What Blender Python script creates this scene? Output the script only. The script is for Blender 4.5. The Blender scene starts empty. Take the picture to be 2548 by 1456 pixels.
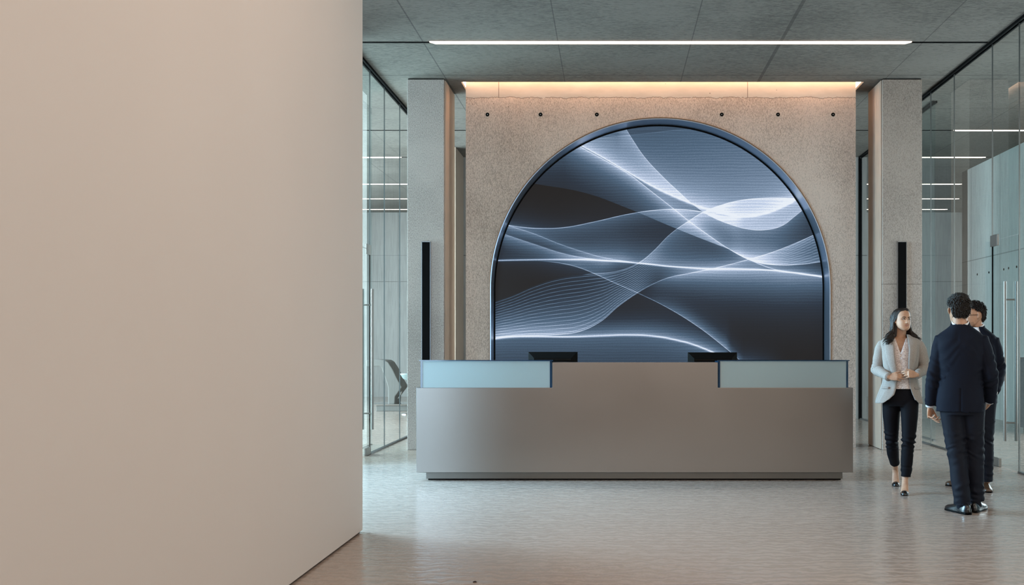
import bpy, bmesh, math, random
import numpy as np
from mathutils import Vector, Matrix, noise
random.seed(7)
PI = math.pi
S = bpy.context.scene
COL = S.collection

# ------------------------------------------------------------------ camera
F = 2400.0; VX, VY = 1520.0, 857.0; H = 1.38
cd = bpy.data.cameras.new('camera'); cam = bpy.data.objects.new('camera', cd); COL.objects.link(cam)
cam.location = (0, 0, H); cam.rotation_euler = (PI/2, 0, 0)
cd.sensor_width = 36; cd.sensor_fit = 'HORIZONTAL'; cd.lens = F/2548*36
cd.shift_x = -(VX-1274)/2548; cd.shift_y = (VY-728)/2548
cd.clip_start = .05; cd.clip_end = 100
S.camera = cam
def P(px, py, Y): return Vector(((px-VX)/F*Y, Y, H-(py-VY)/F*Y))

# ------------------------------------------------------------------ world, exposure, daylight and added fill lights
S.view_settings.view_transform = 'Standard'; S.view_settings.look = 'None'
S.view_settings.exposure = 0.0; S.view_settings.gamma = 1.0
S.cycles.transparent_max_bounces = 16; S.cycles.max_bounces = 5; S.cycles.diffuse_bounces = 3; S.cycles.glossy_bounces = 3
S.cycles.use_adaptive_sampling = True; S.cycles.adaptive_threshold = .05; S.cycles.adaptive_min_samples = 12
S.cycles.use_denoising = True
S.cycles.sample_clamp_indirect = 6.0
w = bpy.data.worlds.new('sky'); S.world = w; w.use_nodes = True
w.node_tree.nodes['Background'].inputs[0].default_value = (.55, .75, .85, 1)
w.node_tree.nodes['Background'].inputs[1].default_value = 1.2

def area(name, loc, size, rot, power, color, spread=PI):
    l = bpy.data.lights.new(name, 'AREA'); l.shape = 'RECTANGLE'; l.size, l.size_y = size
    l.energy = power; l.color = color; l.spread = spread
    o = bpy.data.objects.new(name, l); COL.objects.link(o); o.location = loc; o.rotation_euler = rot
    return o
# daylight entering through the tall windows of the left room
area('daylight_left_window', (-8.8, 16.0, 2.5), (4.2, 11.0), (0, -PI/2+.12, 0), 3300, (.75, .90, .98), 2.8)
# added unseen light beside the blank wall, brightens the left floor
area('side_fill_light', (-4.55, 9.35, 2.45), (4.3, 3.0), (0, -PI/2+.50, 0), 470, (.43, .74, 1.0), 2.0)
# added unseen light behind the blank wall, for the desk's left end
area('passage_fill_light', (-3.35, 1.85, 2.4), (2.3, 4.1), (PI/2, 0, 0), 250, (.58, .81, 1.0))
# added out-of-frame fills from the right, for the blank wall and right room
area('right_fill_light', (7.0, 2.8, 2.4), (4.2, 7.5), (0, PI/2, 0), 215, (1.0, .83, .71))
area('right_room_fill_light', (7.0, 12.2, 1.9), (2.8, 4.5), (0, PI/2, 0), 250, (.92, .97, 1.0))
# added fill behind the camera, lights the surfaces that face it
area('front_fill_light', (1.2, -5.8, 3.45), (9.0, 2.2), (PI/2, 0, 0), 200, (1.0, .79, .64))
# added warm overhead fill, standing in for unseen ceiling lights
area('overhead_fill_light', (1.5, 3.6, 4.78), (6.0, 5.0), (0, 0, 0), 190, (1.0, .79, .64))

# ------------------------------------------------------------------ helpers
LOCAL = set()     # names of things whose parts are already modelled in the thing's own frame
def tag(o, label=None, cat=None, group=None, kind=None):
    for k, v in (('label', label), ('category', cat), ('group', group), ('kind', kind)):
        if v: o[k] = v
    return o
def empty(name, loc, label, cat, group=None):
    o = bpy.data.objects.new(name, None); COL.objects.link(o); o.location = loc
    o.empty_display_size = .1
    return tag(o, label, cat, group)
def rootof(o):
    while o.parent: o = o.parent
    return o
def link_mesh(name, me, mats, parent=None):
    o = bpy.data.objects.new(name, me); COL.objects.link(o)
    for m in (mats if isinstance(mats, (list, tuple)) else [mats]): me.materials.append(m)
    if parent:
        if rootof(parent).name not in LOCAL: me.transform(Matrix.Translation(-Vector(rootof(parent).location)))
        o.parent = parent
    return o

class G:
    def __init__(s): s.v = []; s.f = []
    def box(s, x0, x1, y0, y1, z0, z1):
        b = len(s.v)
        s.v += [Vector(p) for p in ((x0,y0,z0),(x1,y0,z0),(x1,y1,z0),(x0,y1,z0),(x0,y0,z1),(x1,y0,z1),(x1,y1,z1),(x0,y1,z1))]
        s.f += [tuple(b+i for i in q) for q in ((0,3,2,1),(4,5,6,7),(0,1,5,4),(1,2,6,5),(2,3,7,6),(3,0,4,7))]
        return s
    def rings(s, R, caps=True, closed=True):
        b = len(s.v); n = len(R[0])
        for r in R: s.v += [Vector(p) for p in r]
        m = n if closed else n-1
        for i in range(len(R)-1):
            for j in range(m):
                a, c = b+i*n+j, b+i*n+(j+1) % n
                s.f.append((a, c, c+n, a+n))
        if caps:
            s.f.append(tuple(b+j for j in range(n))[::-1])
            s.f.append(tuple(b+(len(R)-1)*n+j for j in range(n)))
        return s
    def tube(s, pts, rad, n=12, flat=None, round_ends=True):
        """limb along pts; rad scalar or (a,b); flat = reference direction of axis a"""
        pts = [Vector(p) for p in pts]; rad = [(r, r) if not isinstance(r, (tuple, list)) else tuple(r) for r in rad]
        if round_ends:
            d0 = (pts[0]-pts[1]).normalized(); d1 = (pts[-1]-pts[-2]).normalized()
            def end(p, r, d, o):
                q = [(p+d*min(r)*k, (r[0]*c, r[1]*c)) for k, c in ((.98, .18), (.8, .6), (.45, .89))]
                return q if o else q[::-1]
            A = end(pts[0], rad[0], d0, True); B = end(pts[-1], rad[-1], d1, False)
            pts = [a[0] for a in A]+pts+[a[0] for a in B]; rad = [a[1] for a in A]+rad+[a[1] for a in B]
        R = []; u = Vector(flat).normalized() if flat is not None else None
        for i, p in enumerate(pts):
            t = (pts[min(i+1, len(pts)-1)]-pts[max(i-1, 0)]).normalized()
            if u is None: u = t.orthogonal().normalized()
            u = (u-t*u.dot(t)).normalized(); w_ = t.cross(u)
            R.append([p+u*rad[i][0]*math.cos(2*PI*j/n)+w_*rad[i][1]*math.sin(2*PI*j/n) for j in range(n)])
        return s.rings(R)
    def cyl(s, p0, p1, r, n=20): return s.tube([p0, p1], [r, r], n, round_ends=False)
    def prism(s, poly, y0, y1):
        """polygon in (x,z) extruded along y"""
        s.rings([[(x, y0, z) for x, z in poly], [(x, y1, z) for x, z in poly]]); return s
    def mesh(s, name, smooth=False):
        me = bpy.data.meshes.new(name); me.from_pydata([tuple(p) for p in s.v], [], s.f)
        bm = bmesh.new(); bm.from_mesh(me); bmesh.ops.recalc_face_normals(bm, faces=bm.faces); bm.to_mesh(me); bm.free()
        if smooth: me.polygons.foreach_set('use_smooth', [True]*len(me.polygons))
        me.update(); return me
    def build(s, name, mats, parent=None, bevel=0, smooth=False, sub=0, solid=0, **t):
        o = link_mesh(name, s.mesh(name, smooth), mats, parent)
        if solid:
            m = o.modifiers.new('solid', 'SOLIDIFY'); m.thickness = solid; m.offset = 0
        if bevel:
            m = o.modifiers.new('bevel', 'BEVEL'); m.width = bevel; m.segments = 2; m.limit_method = 'ANGLE'
        if sub:
            m = o.modifiers.new('sub', 'SUBSURF'); m.levels = m.render_levels = sub
        return tag(o, **t) if t else o
    def union(s, name, mats, parent, voxel, smooth=2, disp=None, drop=None, **t):
        """weld everything in the builder into ONE continuous surface"""
        me0 = s.mesh(name+'_src'); tmp = bpy.data.objects.new('tmp', me0); COL.objects.link(tmp)
        m = tmp.modifiers.new('r', 'REMESH'); m.mode = 'VOXEL'; m.voxel_size = voxel; m.use_smooth_shade = True
        if smooth:
            m = tmp.modifiers.new('s', 'SMOOTH'); m.factor = .5; m.iterations = smooth
        dg = bpy.context.evaluated_depsgraph_get(); me = bpy.data.meshes.new_from_object(tmp.evaluated_get(dg))
        bpy.data.objects.remove(tmp); bpy.data.meshes.remove(me0); me.name = name; me.materials.clear()
        if disp:
            n_ = len(me.vertices); co = np.empty(n_*3, np.float32); no = np.empty(n_*3, np.float32)
            me.vertices.foreach_get('co', co); me.vertex_normals.foreach_get('vector', no)
            co = co.reshape(-1, 3); no = no.reshape(-1, 3)
            d = np.array([disp(Vector(a), Vector(b)) for a, b in zip(co.tolist(), no.tolist())], np.float32)
            me.vertices.foreach_set('co', (co+no*d[:, None]).ravel()); me.update()
        if drop:
            bm = bmesh.new(); bm.from_mesh(me)
            bmesh.ops.delete(bm, geom=[f for f in bm.faces if drop(f.calc_center_median(), f.normal)], context='FACES')
            bm.to_mesh(me); bm.free()
        me.polygons.foreach_set('use_smooth', [True]*len(me.polygons)); me.update()
        o = link_mesh(name, me, mats, parent)
        return tag(o, **t) if t else o

def copy_tree(o, parent=None, loc=None):
    c = o.copy(); COL.objects.link(c); c.parent = parent
    if loc is not None: c.location = loc
    for ch in list(o.children): copy_tree(ch, c)
    return c

# ------------------------------------------------------------------ materials
def mat(name, color, rough=.5, metal=0.0, spec=None, emit=None, es=1.0, coat=0):
    m = bpy.data.materials.new(name); m.use_nodes = True
    b = m.node_tree.nodes['Principled BSDF']
    b.inputs['Base Color'].default_value = (*color, 1); b.inputs['Roughness'].default_value = rough
    b.inputs['Metallic'].default_value = metal
    if spec is not None: b.inputs['Specular IOR Level'].default_value = spec
    if coat: b.inputs['Coat Weight'].default_value = coat; b.inputs['Coat Roughness'].default_value = .1
    if emit: b.inputs['Emission Color'].default_value = (*emit, 1); b.inputs['Emission Strength'].default_value = es
    return m
class NT:
    """small node helper"""
    def __init__(s, m): s.t = m.node_tree; s.b = s.t.nodes.get('Principled BSDF')
    def n(s, kind, **kw):
        x = s.t.nodes.new(kind)
        for k, v in kw.items(): setattr(x, k, v)
        return x
    def put(s, sock, v):
        if isinstance(v, bpy.types.NodeSocket): s.t.links.new(v, sock)
        else: sock.default_value = v
    def m(s, op, a, b=0.0, c=None, clamp=False):
        x = s.n('ShaderNodeMath', operation=op, use_clamp=clamp); s.put(x.inputs[0], a); s.put(x.inputs[1], b)
        if c is not None: s.put(x.inputs[2], c)
        return x.outputs[0]
    def coord(s, scale=(1, 1, 1), kind='Object'):
        tc = s.n('ShaderNodeTexCoord'); mp = s.n('ShaderNodeMapping'); mp.inputs['Scale'].default_value = scale
        s.t.links.new(tc.outputs[kind], mp.inputs[0]); return mp.outputs[0]
    def noise(s, vec, scale=5, detail=3, rough=.55, dist=0):
        x = s.n('ShaderNodeTexNoise'); s.put(x.inputs['Vector'], vec); x.inputs['Scale'].default_value = scale
        x.inputs['Detail'].default_value = detail; x.inputs['Roughness'].default_value = rough; x.inputs['Distortion'].default_value = dist
        return x.outputs['Fac']
    def ramp(s, fac, stops):
        x = s.n('ShaderNodeValToRGB'); s.put(x.inputs[0], fac); e = x.color_ramp.elements
        while len(e) < len(stops): e.new(.5)
        for i, (p, c) in enumerate(stops):
            e[i].position = p; e[i].color = (*c, 1) if len(c) == 3 else c
        return x.outputs[0]
    def mix(s, fac, a, b, mode='MIX'):
        x = s.n('ShaderNodeMix', data_type='RGBA', blend_type=mode); s.put(x.inputs[0], fac)
        s.put(x.inputs[6], a if isinstance(a, bpy.types.NodeSocket) else (*a, 1)); s.put(x.inputs[7], b if isinstance(b, bpy.types.NodeSocket) else (*b, 1))
        return x.outputs[2]
    def bump(s, h, strength=.3, dist=.01, target=None):
        x = s.n('ShaderNodeBump'); s.put(x.inputs['Height'], h); x.inputs['Strength'].default_value = strength; x.inputs['Distance'].default_value = dist
        s.t.links.new(x.outputs[0], s.b.inputs['Normal']); return x
    def xyz(s):
        tc = s.n('ShaderNodeTexCoord'); q = s.n('ShaderNodeSeparateXYZ'); s.t.links.new(tc.outputs['Object'], q.inputs[0]); return q.outputs
    def line(s, a, at, w_):
        """1 within w_ of the coordinate 'at'"""
        return s.m('LESS_THAN', s.m('ABSOLUTE', s.m('SUBTRACT', a, at)), w_)

def concrete(name, c, grain=(1, 1, 1), gs=60, bump=.5, rough=.85, var=.16, seams=(), band=None, gd=.004, spec=.3):
    """speckled concrete; grain = anisotropy of the texture, seams = [(axis, coordinate, half width)]"""
    m = mat(name, c, rough, spec=spec); t = NT(m)
    g = t.noise(t.coord(grain), gs, 4, .65)
    big = t.noise(t.coord(), .9, 3)
    f = t.m('ADD', t.m('MULTIPLY', g, .75), t.m('MULTIPLY', big, .35))
    lo = tuple(x*(1-var*1.7) for x in c); hi = tuple(min(1, x*(1+var)) for x in c)
    col = t.ramp(f, [(.39, lo), (.61, hi)])
    if seams:
        q = t.xyz(); acc = None
        for ax, at, hw in seams:
            k = t.line(q[ax], at, hw); acc = k if acc is None else t.m('MAXIMUM', acc, k)
        col = t.mix(t.m('MULTIPLY', acc, .6), col, tuple(x*.3 for x in c))
    t.t.links.new(col, t.b.inputs['Base Color'])
    t.bump(g, bump, gd)
    return m

M = {}
M['black'] = mat('black_metal', (.002, .002, .0022), .5, spec=.06)
M['steel'] = mat('brushed_steel', (.24, .225, .21), .45, 1.0)
M['darksteel'] = mat('dark_steel', (.22, .23, .24), .35, 1.0)
M['chrome'] = mat('chrome', (.75, .77, .78), .12, 1.0)
M['warm_light'] = mat('warm_lamp', (.9, .8, .7), .5, emit=(1.0, .70, .50), es=7.0)
M['room_light'] = mat('room_lamp', (.9, .8, .7), .5, emit=(1.0, .74, .60), es=3.6)
M['cove_light'] = mat('cove_lamp', (.9, .8, .7), .5, emit=(1.0, .58, .33), es=38.0)

# blank painted wall with a fine perforated texture
m = mat('painted_panel', (.56, .49, .45), .75, spec=.25); t = NT(m)
v = t.n('ShaderNodeTexVoronoi'); v.feature = 'F1'; v.inputs['Scale'].default_value = 55; v.inputs['Randomness'].default_value = .0
t.t.links.new(t.coord(), v.inputs['Vector'])
t.bump(v.outputs['Distance'], .05, .003)
col = t.ramp(t.noise(t.coord(), .5, 2), [(.3, (.545, .475, .437)), (.7, (.575, .503, .464))])
t.t.links.new(col, t.b.inputs['Base Color']); M['panel'] = m

# polished concrete floor, fine cross-running ripples
m = mat('polished_floor', (.36, .31, .27), .22, spec=.85); t = NT(m)
wv = t.n('ShaderNodeTexWave', wave_type='BANDS', bands_direction='Y'); t.t.links.new(t.coord((1, 1, 1)), wv.inputs['Vector'])
for k_, v_ in (('Scale', 3.3), ('Distortion', 9.0), ('Detail', 3.0), ('Detail Scale', 2.2), ('Detail Roughness', .55)): wv.inputs[k_].default_value = v_
rip = t.m('ADD', t.m('MULTIPLY', wv.outputs['Fac'], .45), t.m('MULTIPLY', t.noise(t.coord((1.0, 2.0, 1)), 6.0, 2, .45, 1.0), .55))
fine = t.noise(t.coord((1, 2, 1)), 22, 2, .5)
big = t.noise(t.coord(), .35, 3)
col = t.ramp(t.m('ADD', t.m('MULTIPLY', rip, .7), t.m('MULTIPLY', big, .3)), [(.32, (.315, .252, .212)), (.68, (.375, .302, .256))])
t.t.links.new(col, t.b.inputs['Base Color'])
t.t.links.new(t.ramp(rip, [(.3, (.13,)*3), (.7, (.24,)*3)]), t.b.inputs['Roughness'])
t.bump(t.m('ADD', rip, t.m('MULTIPLY', fine, .10)), .115, .02); M['floor'] = m

M['ceil'] = concrete('ceiling_concrete', (.145, .131, .115), (1, 4, 1), 17, 1.0, .9, .24,
    seams=[(0, -2.157, .008), (0, -.608, .006), (0, .924, .006), (0, 1.95, .02), (0, 3.59, .006), (1, 12.45, .012), (1, 18.9, .02), (1, 14.2, .01), (0, -4.6, .01), (0, 5.9, .008)], gd=.006)
M['bush'] = concrete('bush_hammered_concrete', (.40, .355, .33), (1, 1, .5), 105, 1.0, .9, .22, gd=.006)
M['pillar_r'] = concrete('pillar_concrete', (.355, .288, .245), (1, 1, .5), 105, 1.0, .9, .22, seams=[(2, 2.167, .005)], gd=.006)
M['smooth_c'] = concrete('smooth_concrete', (.46, .345, .27), (6, 6, .25), 12, .25, .8, .10)
M['far'] = concrete('board_marked_concrete', (.37, .355, .34), (3, 3, .12), 14, .3, .85, .10,
    seams=[(2, 3.03, .010), (1, 13.6, .008), (1, 16.1, .008), (1, 17.6, .008), (1, 19.0, .008), (1, 21.5, .01), (0, -5.6, .01), (0, -4.2, .01), (0, 5.9, .01), (0, 7.2, .01)])
M['backdark'] = concrete('entrance_wall_finish', (.20, .165, .14), (1, 1, 1), 8, .1, .8, .1)
# feature wall: hammered below, smooth warm band above with a rough crack line
m = mat('feature_wall_concrete', (.43, .38, .33), .88, spec=.3); t = NT(m); q = t.xyz()
g = t.noise(t.coord((1, 1, .5)), 105, 4, .65); big = t.noise(t.coord(), .8, 3)
f = t.m('ADD', t.m('MULTIPLY', g, .75), t.m('MULTIPLY', big, .35))
col = t.ramp(f, [(.40, (.32, .248, .205)), (.62, (.64, .51, .43))])
col2 = t.ramp(t.noise(t.coord((1, 1, 3)), 3, 4), [(.3, (.44, .40, .36)), (.7, (.52, .475, .43))])
wob = t.m('MULTIPLY', t.m('SUBTRACT', t.noise(t.coord((1, 0, 0)), 4, 6, .75), .5), .13)
zz = t.m('ADD', q[2], wob)
top = t.m('GREATER_THAN', zz, 4.68)
col = t.mix(top, col, col2)
crack = t.m('MULTIPLY', t.line(zz, 4.68, .0045), t.m('GREATER_THAN', t.noise(t.coord((1, 0, 0)), 6, 3, .7), .40))
js = t.m('MULTIPLY', t.m('MAXIMUM', t.line(q[0], -1.5, .005), t.line(q[0], 1.828, .005)), t.m('GREATER_THAN', q[2], 4.68))
pit = t.n('ShaderNodeTexVoronoi'); pit.inputs['Scale'].default_value = 7; t.t.links.new(t.coord(), pit.inputs['Vector'])
pits = t.m('MULTIPLY', t.m('LESS_THAN', pit.outputs['Distance'], .055), t.m('GREATER_THAN', q[2], 4.55))
dk = t.m('MAXIMUM', t.m('MAXIMUM', crack, js), pits)
col = t.mix(t.m('MULTIPLY', dk, .65), col, (.10, .07, .05))
t.t.links.new(col, t.b.inputs['Base Color'])
t.bump(t.m('MULTIPLY', g, t.m('SUBTRACT', 1.0, t.m('MULTIPLY', top, .8))), .9, .006); M['feature'] = m

# desk cladding
m = mat('desk_metal', (.255, .232, .215), .34, 1.0); t = NT(m)
t.bump(t.noise(t.coord((1, 1, 30)), 6, 2), .015, .002)
t.t.links.new(t.ramp(t.noise(t.coord(), 1.1, 4), [(.3, (.29,)*3), (.7, (.36,)*3)]), t.b.inputs['Roughness']); M['desk'] = m
M['plinth'] = mat('plinth_metal', (.17, .16, .145), .4, .8)
M['worktop'] = mat('worktop_laminate', (.10, .095, .09), .4)
M['edgeglass'] = mat('glass_edge_blue', (.012, .035, .07), .12, 0, spec=.8)
M['monitor'] = mat('monitor_plastic', (.004, .0035, .003), .6, spec=.05)
M['monitor2'] = mat('monitor_recess', (.012, .009, .007), .6, spec=.05)
M['lining'] = mat('arch_lining_metal', (.36, .44, .56), .32, .85)
M['bronze'] = mat('bronze_trim', (.24, .155, .10), .4, .8)
M['sofa'] = mat('grey_upholstery', (.14, .135, .125), .7)
M['cabinet'] = mat('cabinet_dark', (.07, .075, .08), .5)
M['speck'] = mat('dark_grit', (.03, .02, .02), .8)

def glassmat(name, tint, ior=1.5, rough=0.0, boost=1.0):
    m = bpy.data.materials.new(name); m.use_nodes = True; nt = m.node_tree; nt.nodes.clear()
    o = nt.nodes.new('ShaderNodeOutputMaterial'); mx = nt.nodes.new('ShaderNodeMixShader')
    tr = nt.nodes.new('ShaderNodeBsdfTransparent'); tr.inputs[0].default_value = (*tint, 1)
    gl = nt.nodes.new('ShaderNodeBsdfGlossy'); gl.inputs['Roughness'].default_value = rough; gl.inputs[0].default_value = (boost, boost, boost, 1)
    fr = nt.nodes.new('ShaderNodeFresnel'); fr.inputs[0].default_value = ior
    ge = nt.nodes.new('ShaderNodeNewGeometry'); iv = nt.nodes.new('ShaderNodeMath'); iv.operation = 'SUBTRACT'; iv.inputs[0].default_value = 1.0
    mu = nt.nodes.new('ShaderNodeMath'); mu.operation = 'MULTIPLY'; nt.links.new(ge.outputs['Backfacing'], iv.inputs[1]); nt.links.new(iv.outputs[0], mu.inputs[0]); nt.links.new(fr.outputs[0], mu.inputs[1])
    nt.links.new(mu.outputs[0], mx.inputs[0]); nt.links.new(tr.outputs[0], mx.inputs[1]); nt.links.new(gl.outputs[0], mx.inputs[2]); nt.links.new(mx.outputs[0], o.inputs[0])
    return m
M['glass'] = glassmat('clear_glass', (.91, .97, .975))
M['shelfglass'] = glassmat('shelf_glass', (.55, .72, .82))
m = bpy.data.materials.new('frosted_glass'); m.use_nodes = True; nt = m.node_tree; nt.nodes.clear()
o_ = nt.nodes.new('ShaderNodeOutputMaterial'); a1 = nt.nodes.new('ShaderNodeMixShader'); a2 = nt.nodes.new('ShaderNodeMixShader')
tl = nt.nodes.new('ShaderNodeBsdfTranslucent'); tl.inputs[0].default_value = (.50, .60, .59, 1)
df = nt.nodes.new('ShaderNodeBsdfDiffuse'); df.inputs[0].default_value = (.44, .54, .54, 1)
gl = nt.nodes.new('ShaderNodeBsdfGlossy'); gl.inputs[0].default_value = (.7, .78, .8, 1); gl.inputs['Roughness'].default_value = .45
a1.inputs[0].default_value = .5; a2.inputs[0].default_value = .16
nt.links.new(tl.outputs[0], a1.inputs[1]); nt.links.new(df.outputs[0], a1.inputs[2]); nt.links.new(a1.outputs[0], a2.inputs[1]); nt.links.new(gl.outputs[0], a2.inputs[2]); nt.links.new(a2.outputs[0], o_.inputs[0])
M['frost'] = m

# ------------------------------------------------------------------ room shell
CZ = H+3.475          # ceiling height 4.855
X0, X1, Y0, Y1 = -9.0, 7.1, -6.0, 25.4
def struct(name, g, m, **kw):
    o = g.build(name, m, **kw); o['kind'] = 'structure'; return o
struct('floor', G().box(X0-.3, X1+3.3, Y0-.3, Y1+.3, -.2, 0), M['floor'])
# ceiling slab with a recess around the feature wall (slot for the cove light) built from pieces of one mesh
RX0, RX1, RY0, RY1 = -1.984, 3.35, 12.77, 13.55
g = G()
g.box(X0-.3, X1+3.3, Y0-.3, RY0, CZ, CZ+.5).box(X0-.3, RX0, RY0, RY1, CZ, CZ+.5).box(RX1, X1+3.3, RY0, RY1, CZ, CZ+.5)
g.box(X0-.3, X1+3.3, RY1, Y1+.3, CZ, CZ+.5).box(RX0, RX1, RY0, RY1, CZ+.22, CZ+.5)
struct('ceiling', g, M['ceil'])

# near blank wall at the left
g = G().box(-2.13, -1.828, 1.7, 7.10, .014, CZ)
struct('wall_left', g, M['panel'])
struct('base_shadow_strip', G().box(-2.11, -1.845, 1.72, 7.08, 0, .014), M['black'])  # black strip puts the dark of the shadow gap under the wall
# feature wall with arch
AX, AZ, AR = .661, 2.127, 2.28
WY0, WY1, RECY = 12.9, 13.5, 13.255
WX0, WX1 = -1.94, 3.275
NA = 96
arc = [(AX+AR*math.cos(PI*i/NA), AZ+AR*math.sin(PI*i/NA)) for i in range(NA+1)]   # right to left
opening = [(AX+AR, .28)]+arc+[(AX-AR, .28)]
g = G()
# front and back faces around the arch opening as quads strips, plus outer sides and reveal
def wallface(y):
    base = len(g.v); outer = []
    for i, (x, z) in enumerate(opening):
        if i == 0: outer.append((WX1, .28))
        elif i == len(opening)-1: outer.append((WX0, .28))
        else:
            a = PI*(i-1)/NA
            dx, dz = math.cos(a), math.sin(a)
            ks = []
            if dx > 1e-6: ks.append((WX1-AX)/dx)
            if dx < -1e-6: ks.append((WX0-AX)/dx)
            if dz > 1e-6: ks.append((CZ+.22-AZ)/dz)
            k = min(ks); outer.append((AX+dx*k, AZ+dz*k))
    for (x, z), (u, v_) in zip(opening, outer): g.v += [Vector((x, y, z)), Vector((u, y, v_))]
    for i in range(len(opening)-1):
        a = base+2*i; g.f.append((a, a+1, a+3, a+2))
    # corners
    for cx in (WX1, WX0):
        cnt = len(g.v); g.v.append(Vector((cx, y, CZ+.22)))
        # find strip crossing this corner
        for i in range(len(outer)-1):
            p, q_ = outer[i], outer[i+1]
            if (abs(p[0]-cx) < 1e-4) != (abs(q_[0]-cx) < 1e-4): g.f.append((base+2*i+1, cnt, base+2*i+3))
    g.v += [Vector((WX0, y, 0)), Vector((WX1, y, 0)), Vector((WX1, y, .28)), Vector((WX0, y, .28)), Vector((AX-AR, y, .28)), Vector((AX+AR, y, .28))]
    n = len(g.v); g.f.append((n-6, n-5, n-4, n-1, n-2, n-3))
wallface(WY0); wallface(WY1)
for (xa, za, xb, zb) in ((WX0, 0, WX0, CZ+.22), (WX1, 0, WX1, CZ+.22)):
    n = len(g.v); g.v += [Vector((xa, WY0, za)), Vector((xa, WY1, za)), Vector((xb, WY1, zb)), Vector((xb, WY0, zb))]; g.f.append((n, n+1, n+2, n+3))
n = len(g.v)
R_ = opening+[opening[0]]
for (x, z) in R_: g.v += [Vector((x, WY0, z)), Vector((x, WY1, z))]
for i in range(len(R_)-1): g.f.append((n+2*i, n+2*i+1, n+2*i+3, n+2*i+2))
wall_c = struct('wall_center', g, M['feature'])
# form-tie holes in the feature wall
for px in (1213, 1345, 1485, 1796, 1936, 2073):
    p = P(px, 285, 12.9)
    r = G(); n = 20
    prof = [(.012, -.0015), (.024, -.003), (.026, .0)]
    r.rings([[(p.x+rr*math.cos(2*PI*j/n), WY0+yy, p.z+rr*math.sin(2*PI*j/n)) for j in range(n)] for rr, yy in [(.004, -.001)]+prof])
    r.build('tie_hole', M['black'], wall_c)
    G().cyl((p.x, WY0-.001, p.z), (p.x, WY0-.005, p.z), .008, 12).build('tie_plug', M['darksteel'], wall_c)
# bronze edge and metal lining of the arch
def archband(r0, r1, y0, y1, zb=.3, n=NA):
    def prof(r): return [(AX+r, zb)]+[(AX+r*math.cos(PI*i/n), AZ+r*math.sin(PI*i/n)) for i in range(n+1)]+[(AX-r, zb)]
    a, b = prof(r0), prof(r1); g = G()
    g.rings([[(a[i][0], y0, a[i][1]), (b[i][0], y0, b[i][1]), (b[i][0], y1, b[i][1]), (a[i][0], y1, a[i][1])] for i in range(len(a))])
    return g
disp_root = empty('arched_display', (AX, RECY, .3), 'large arched video wall showing glowing blue and white light waves, set in the concrete wall', 'video screen')
archband(AR-.002, AR+.008, WY0-.012, WY0+.02).build('edge_trim', M['bronze'], disp_root, label='thin bronze edge trim')
archband(AR-.016, AR-.004, WY0-.006, RECY+.02).build('arch_frame', M['lining'], disp_root, label='deep blue-grey metal frame')
archband(AR-.033, AR-.014, RECY-.03, RECY+.01).build('bezel', M['black'], disp_root, label='black bezel')

# screen picture: light waves, all computed by nodes from the screen's own coordinates
m = bpy.data.materials.new('screen_picture'); m.use_nodes = True; nt = m.node_tree
for n_ in list(nt.nodes):
    nt.nodes.remove(n_)
t = NT(m)
tc = t.n('ShaderNodeTexCoord'); sp = t.n('ShaderNodeSeparateXYZ'); nt.links.new(tc.outputs['Object'], sp.inputs[0])
SY = RECY-.005
kx = F/SY
# u: 0..1 over the 2114 unit wide drawing grid, v: 0..1 downwards over 1456 units (object coords are relative to the root)
u = t.m('DIVIDE', t.m('MULTIPLY', t.m('SUBTRACT', t.m('ADD', t.m('MULTIPLY', t.m('ADD', sp.outputs[0], AX), kx), VX), 1200.0), 2.349), 2114.0)
v = t.m('DIVIDE', t.m('MULTIPLY', t.m('SUBTRACT', t.m('SUBTRACT', VY, t.m('MULTIPLY', t.m('SUBTRACT', t.m('ADD', sp.outputs[2], .3), H), kx)), 280.0), 2.349), 1456.0)
def curve(pts):
    x = t.n('ShaderNodeFloatCurve'); c = x.mapping.curves[0]; pts = sorted(pts)
    c.points[0].location = (pts[0][0]/2114, 1-pts[0][1]/1456); c.points[1].location = (pts[-1][0]/2114, 1-pts[-1][1]/1456)
    for a, b in pts[1:-1]: c.points.new(a/2114, 1-b/1456)
    for p_ in c.points: p_.handle_type = 'AUTO'
    x.mapping.extend = 'HORIZONTAL'; x.mapping.update()
    nt.links.new(u, x.inputs['Value']); x.inputs[0].default_value = 1.0
    return t.m('SUBTRACT', 1.0, x.outputs[0])
def xrange(a, b, soft=.01):
    r = t.n('ShaderNodeMapRange', interpolation_type='SMOOTHSTEP'); nt.links.new(u, r.inputs[0])
    r.inputs[1].default_value = a/2114-soft; r.inputs[2].default_value = a/2114+soft
    r2 = t.n('ShaderNodeMapRange', interpolation_type='SMOOTHSTEP'); nt.links.new(u, r2.inputs[0])
    r2.inputs[1].default_value = b/2114-soft; r2.inputs[2].default_value = b/2114+soft; r2.inputs[3].default_value = 1; r2.inputs[4].default_value = 0
    return t.m('MULTIPLY', r.outputs[0], r2.outputs[0])
terms = []
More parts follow.
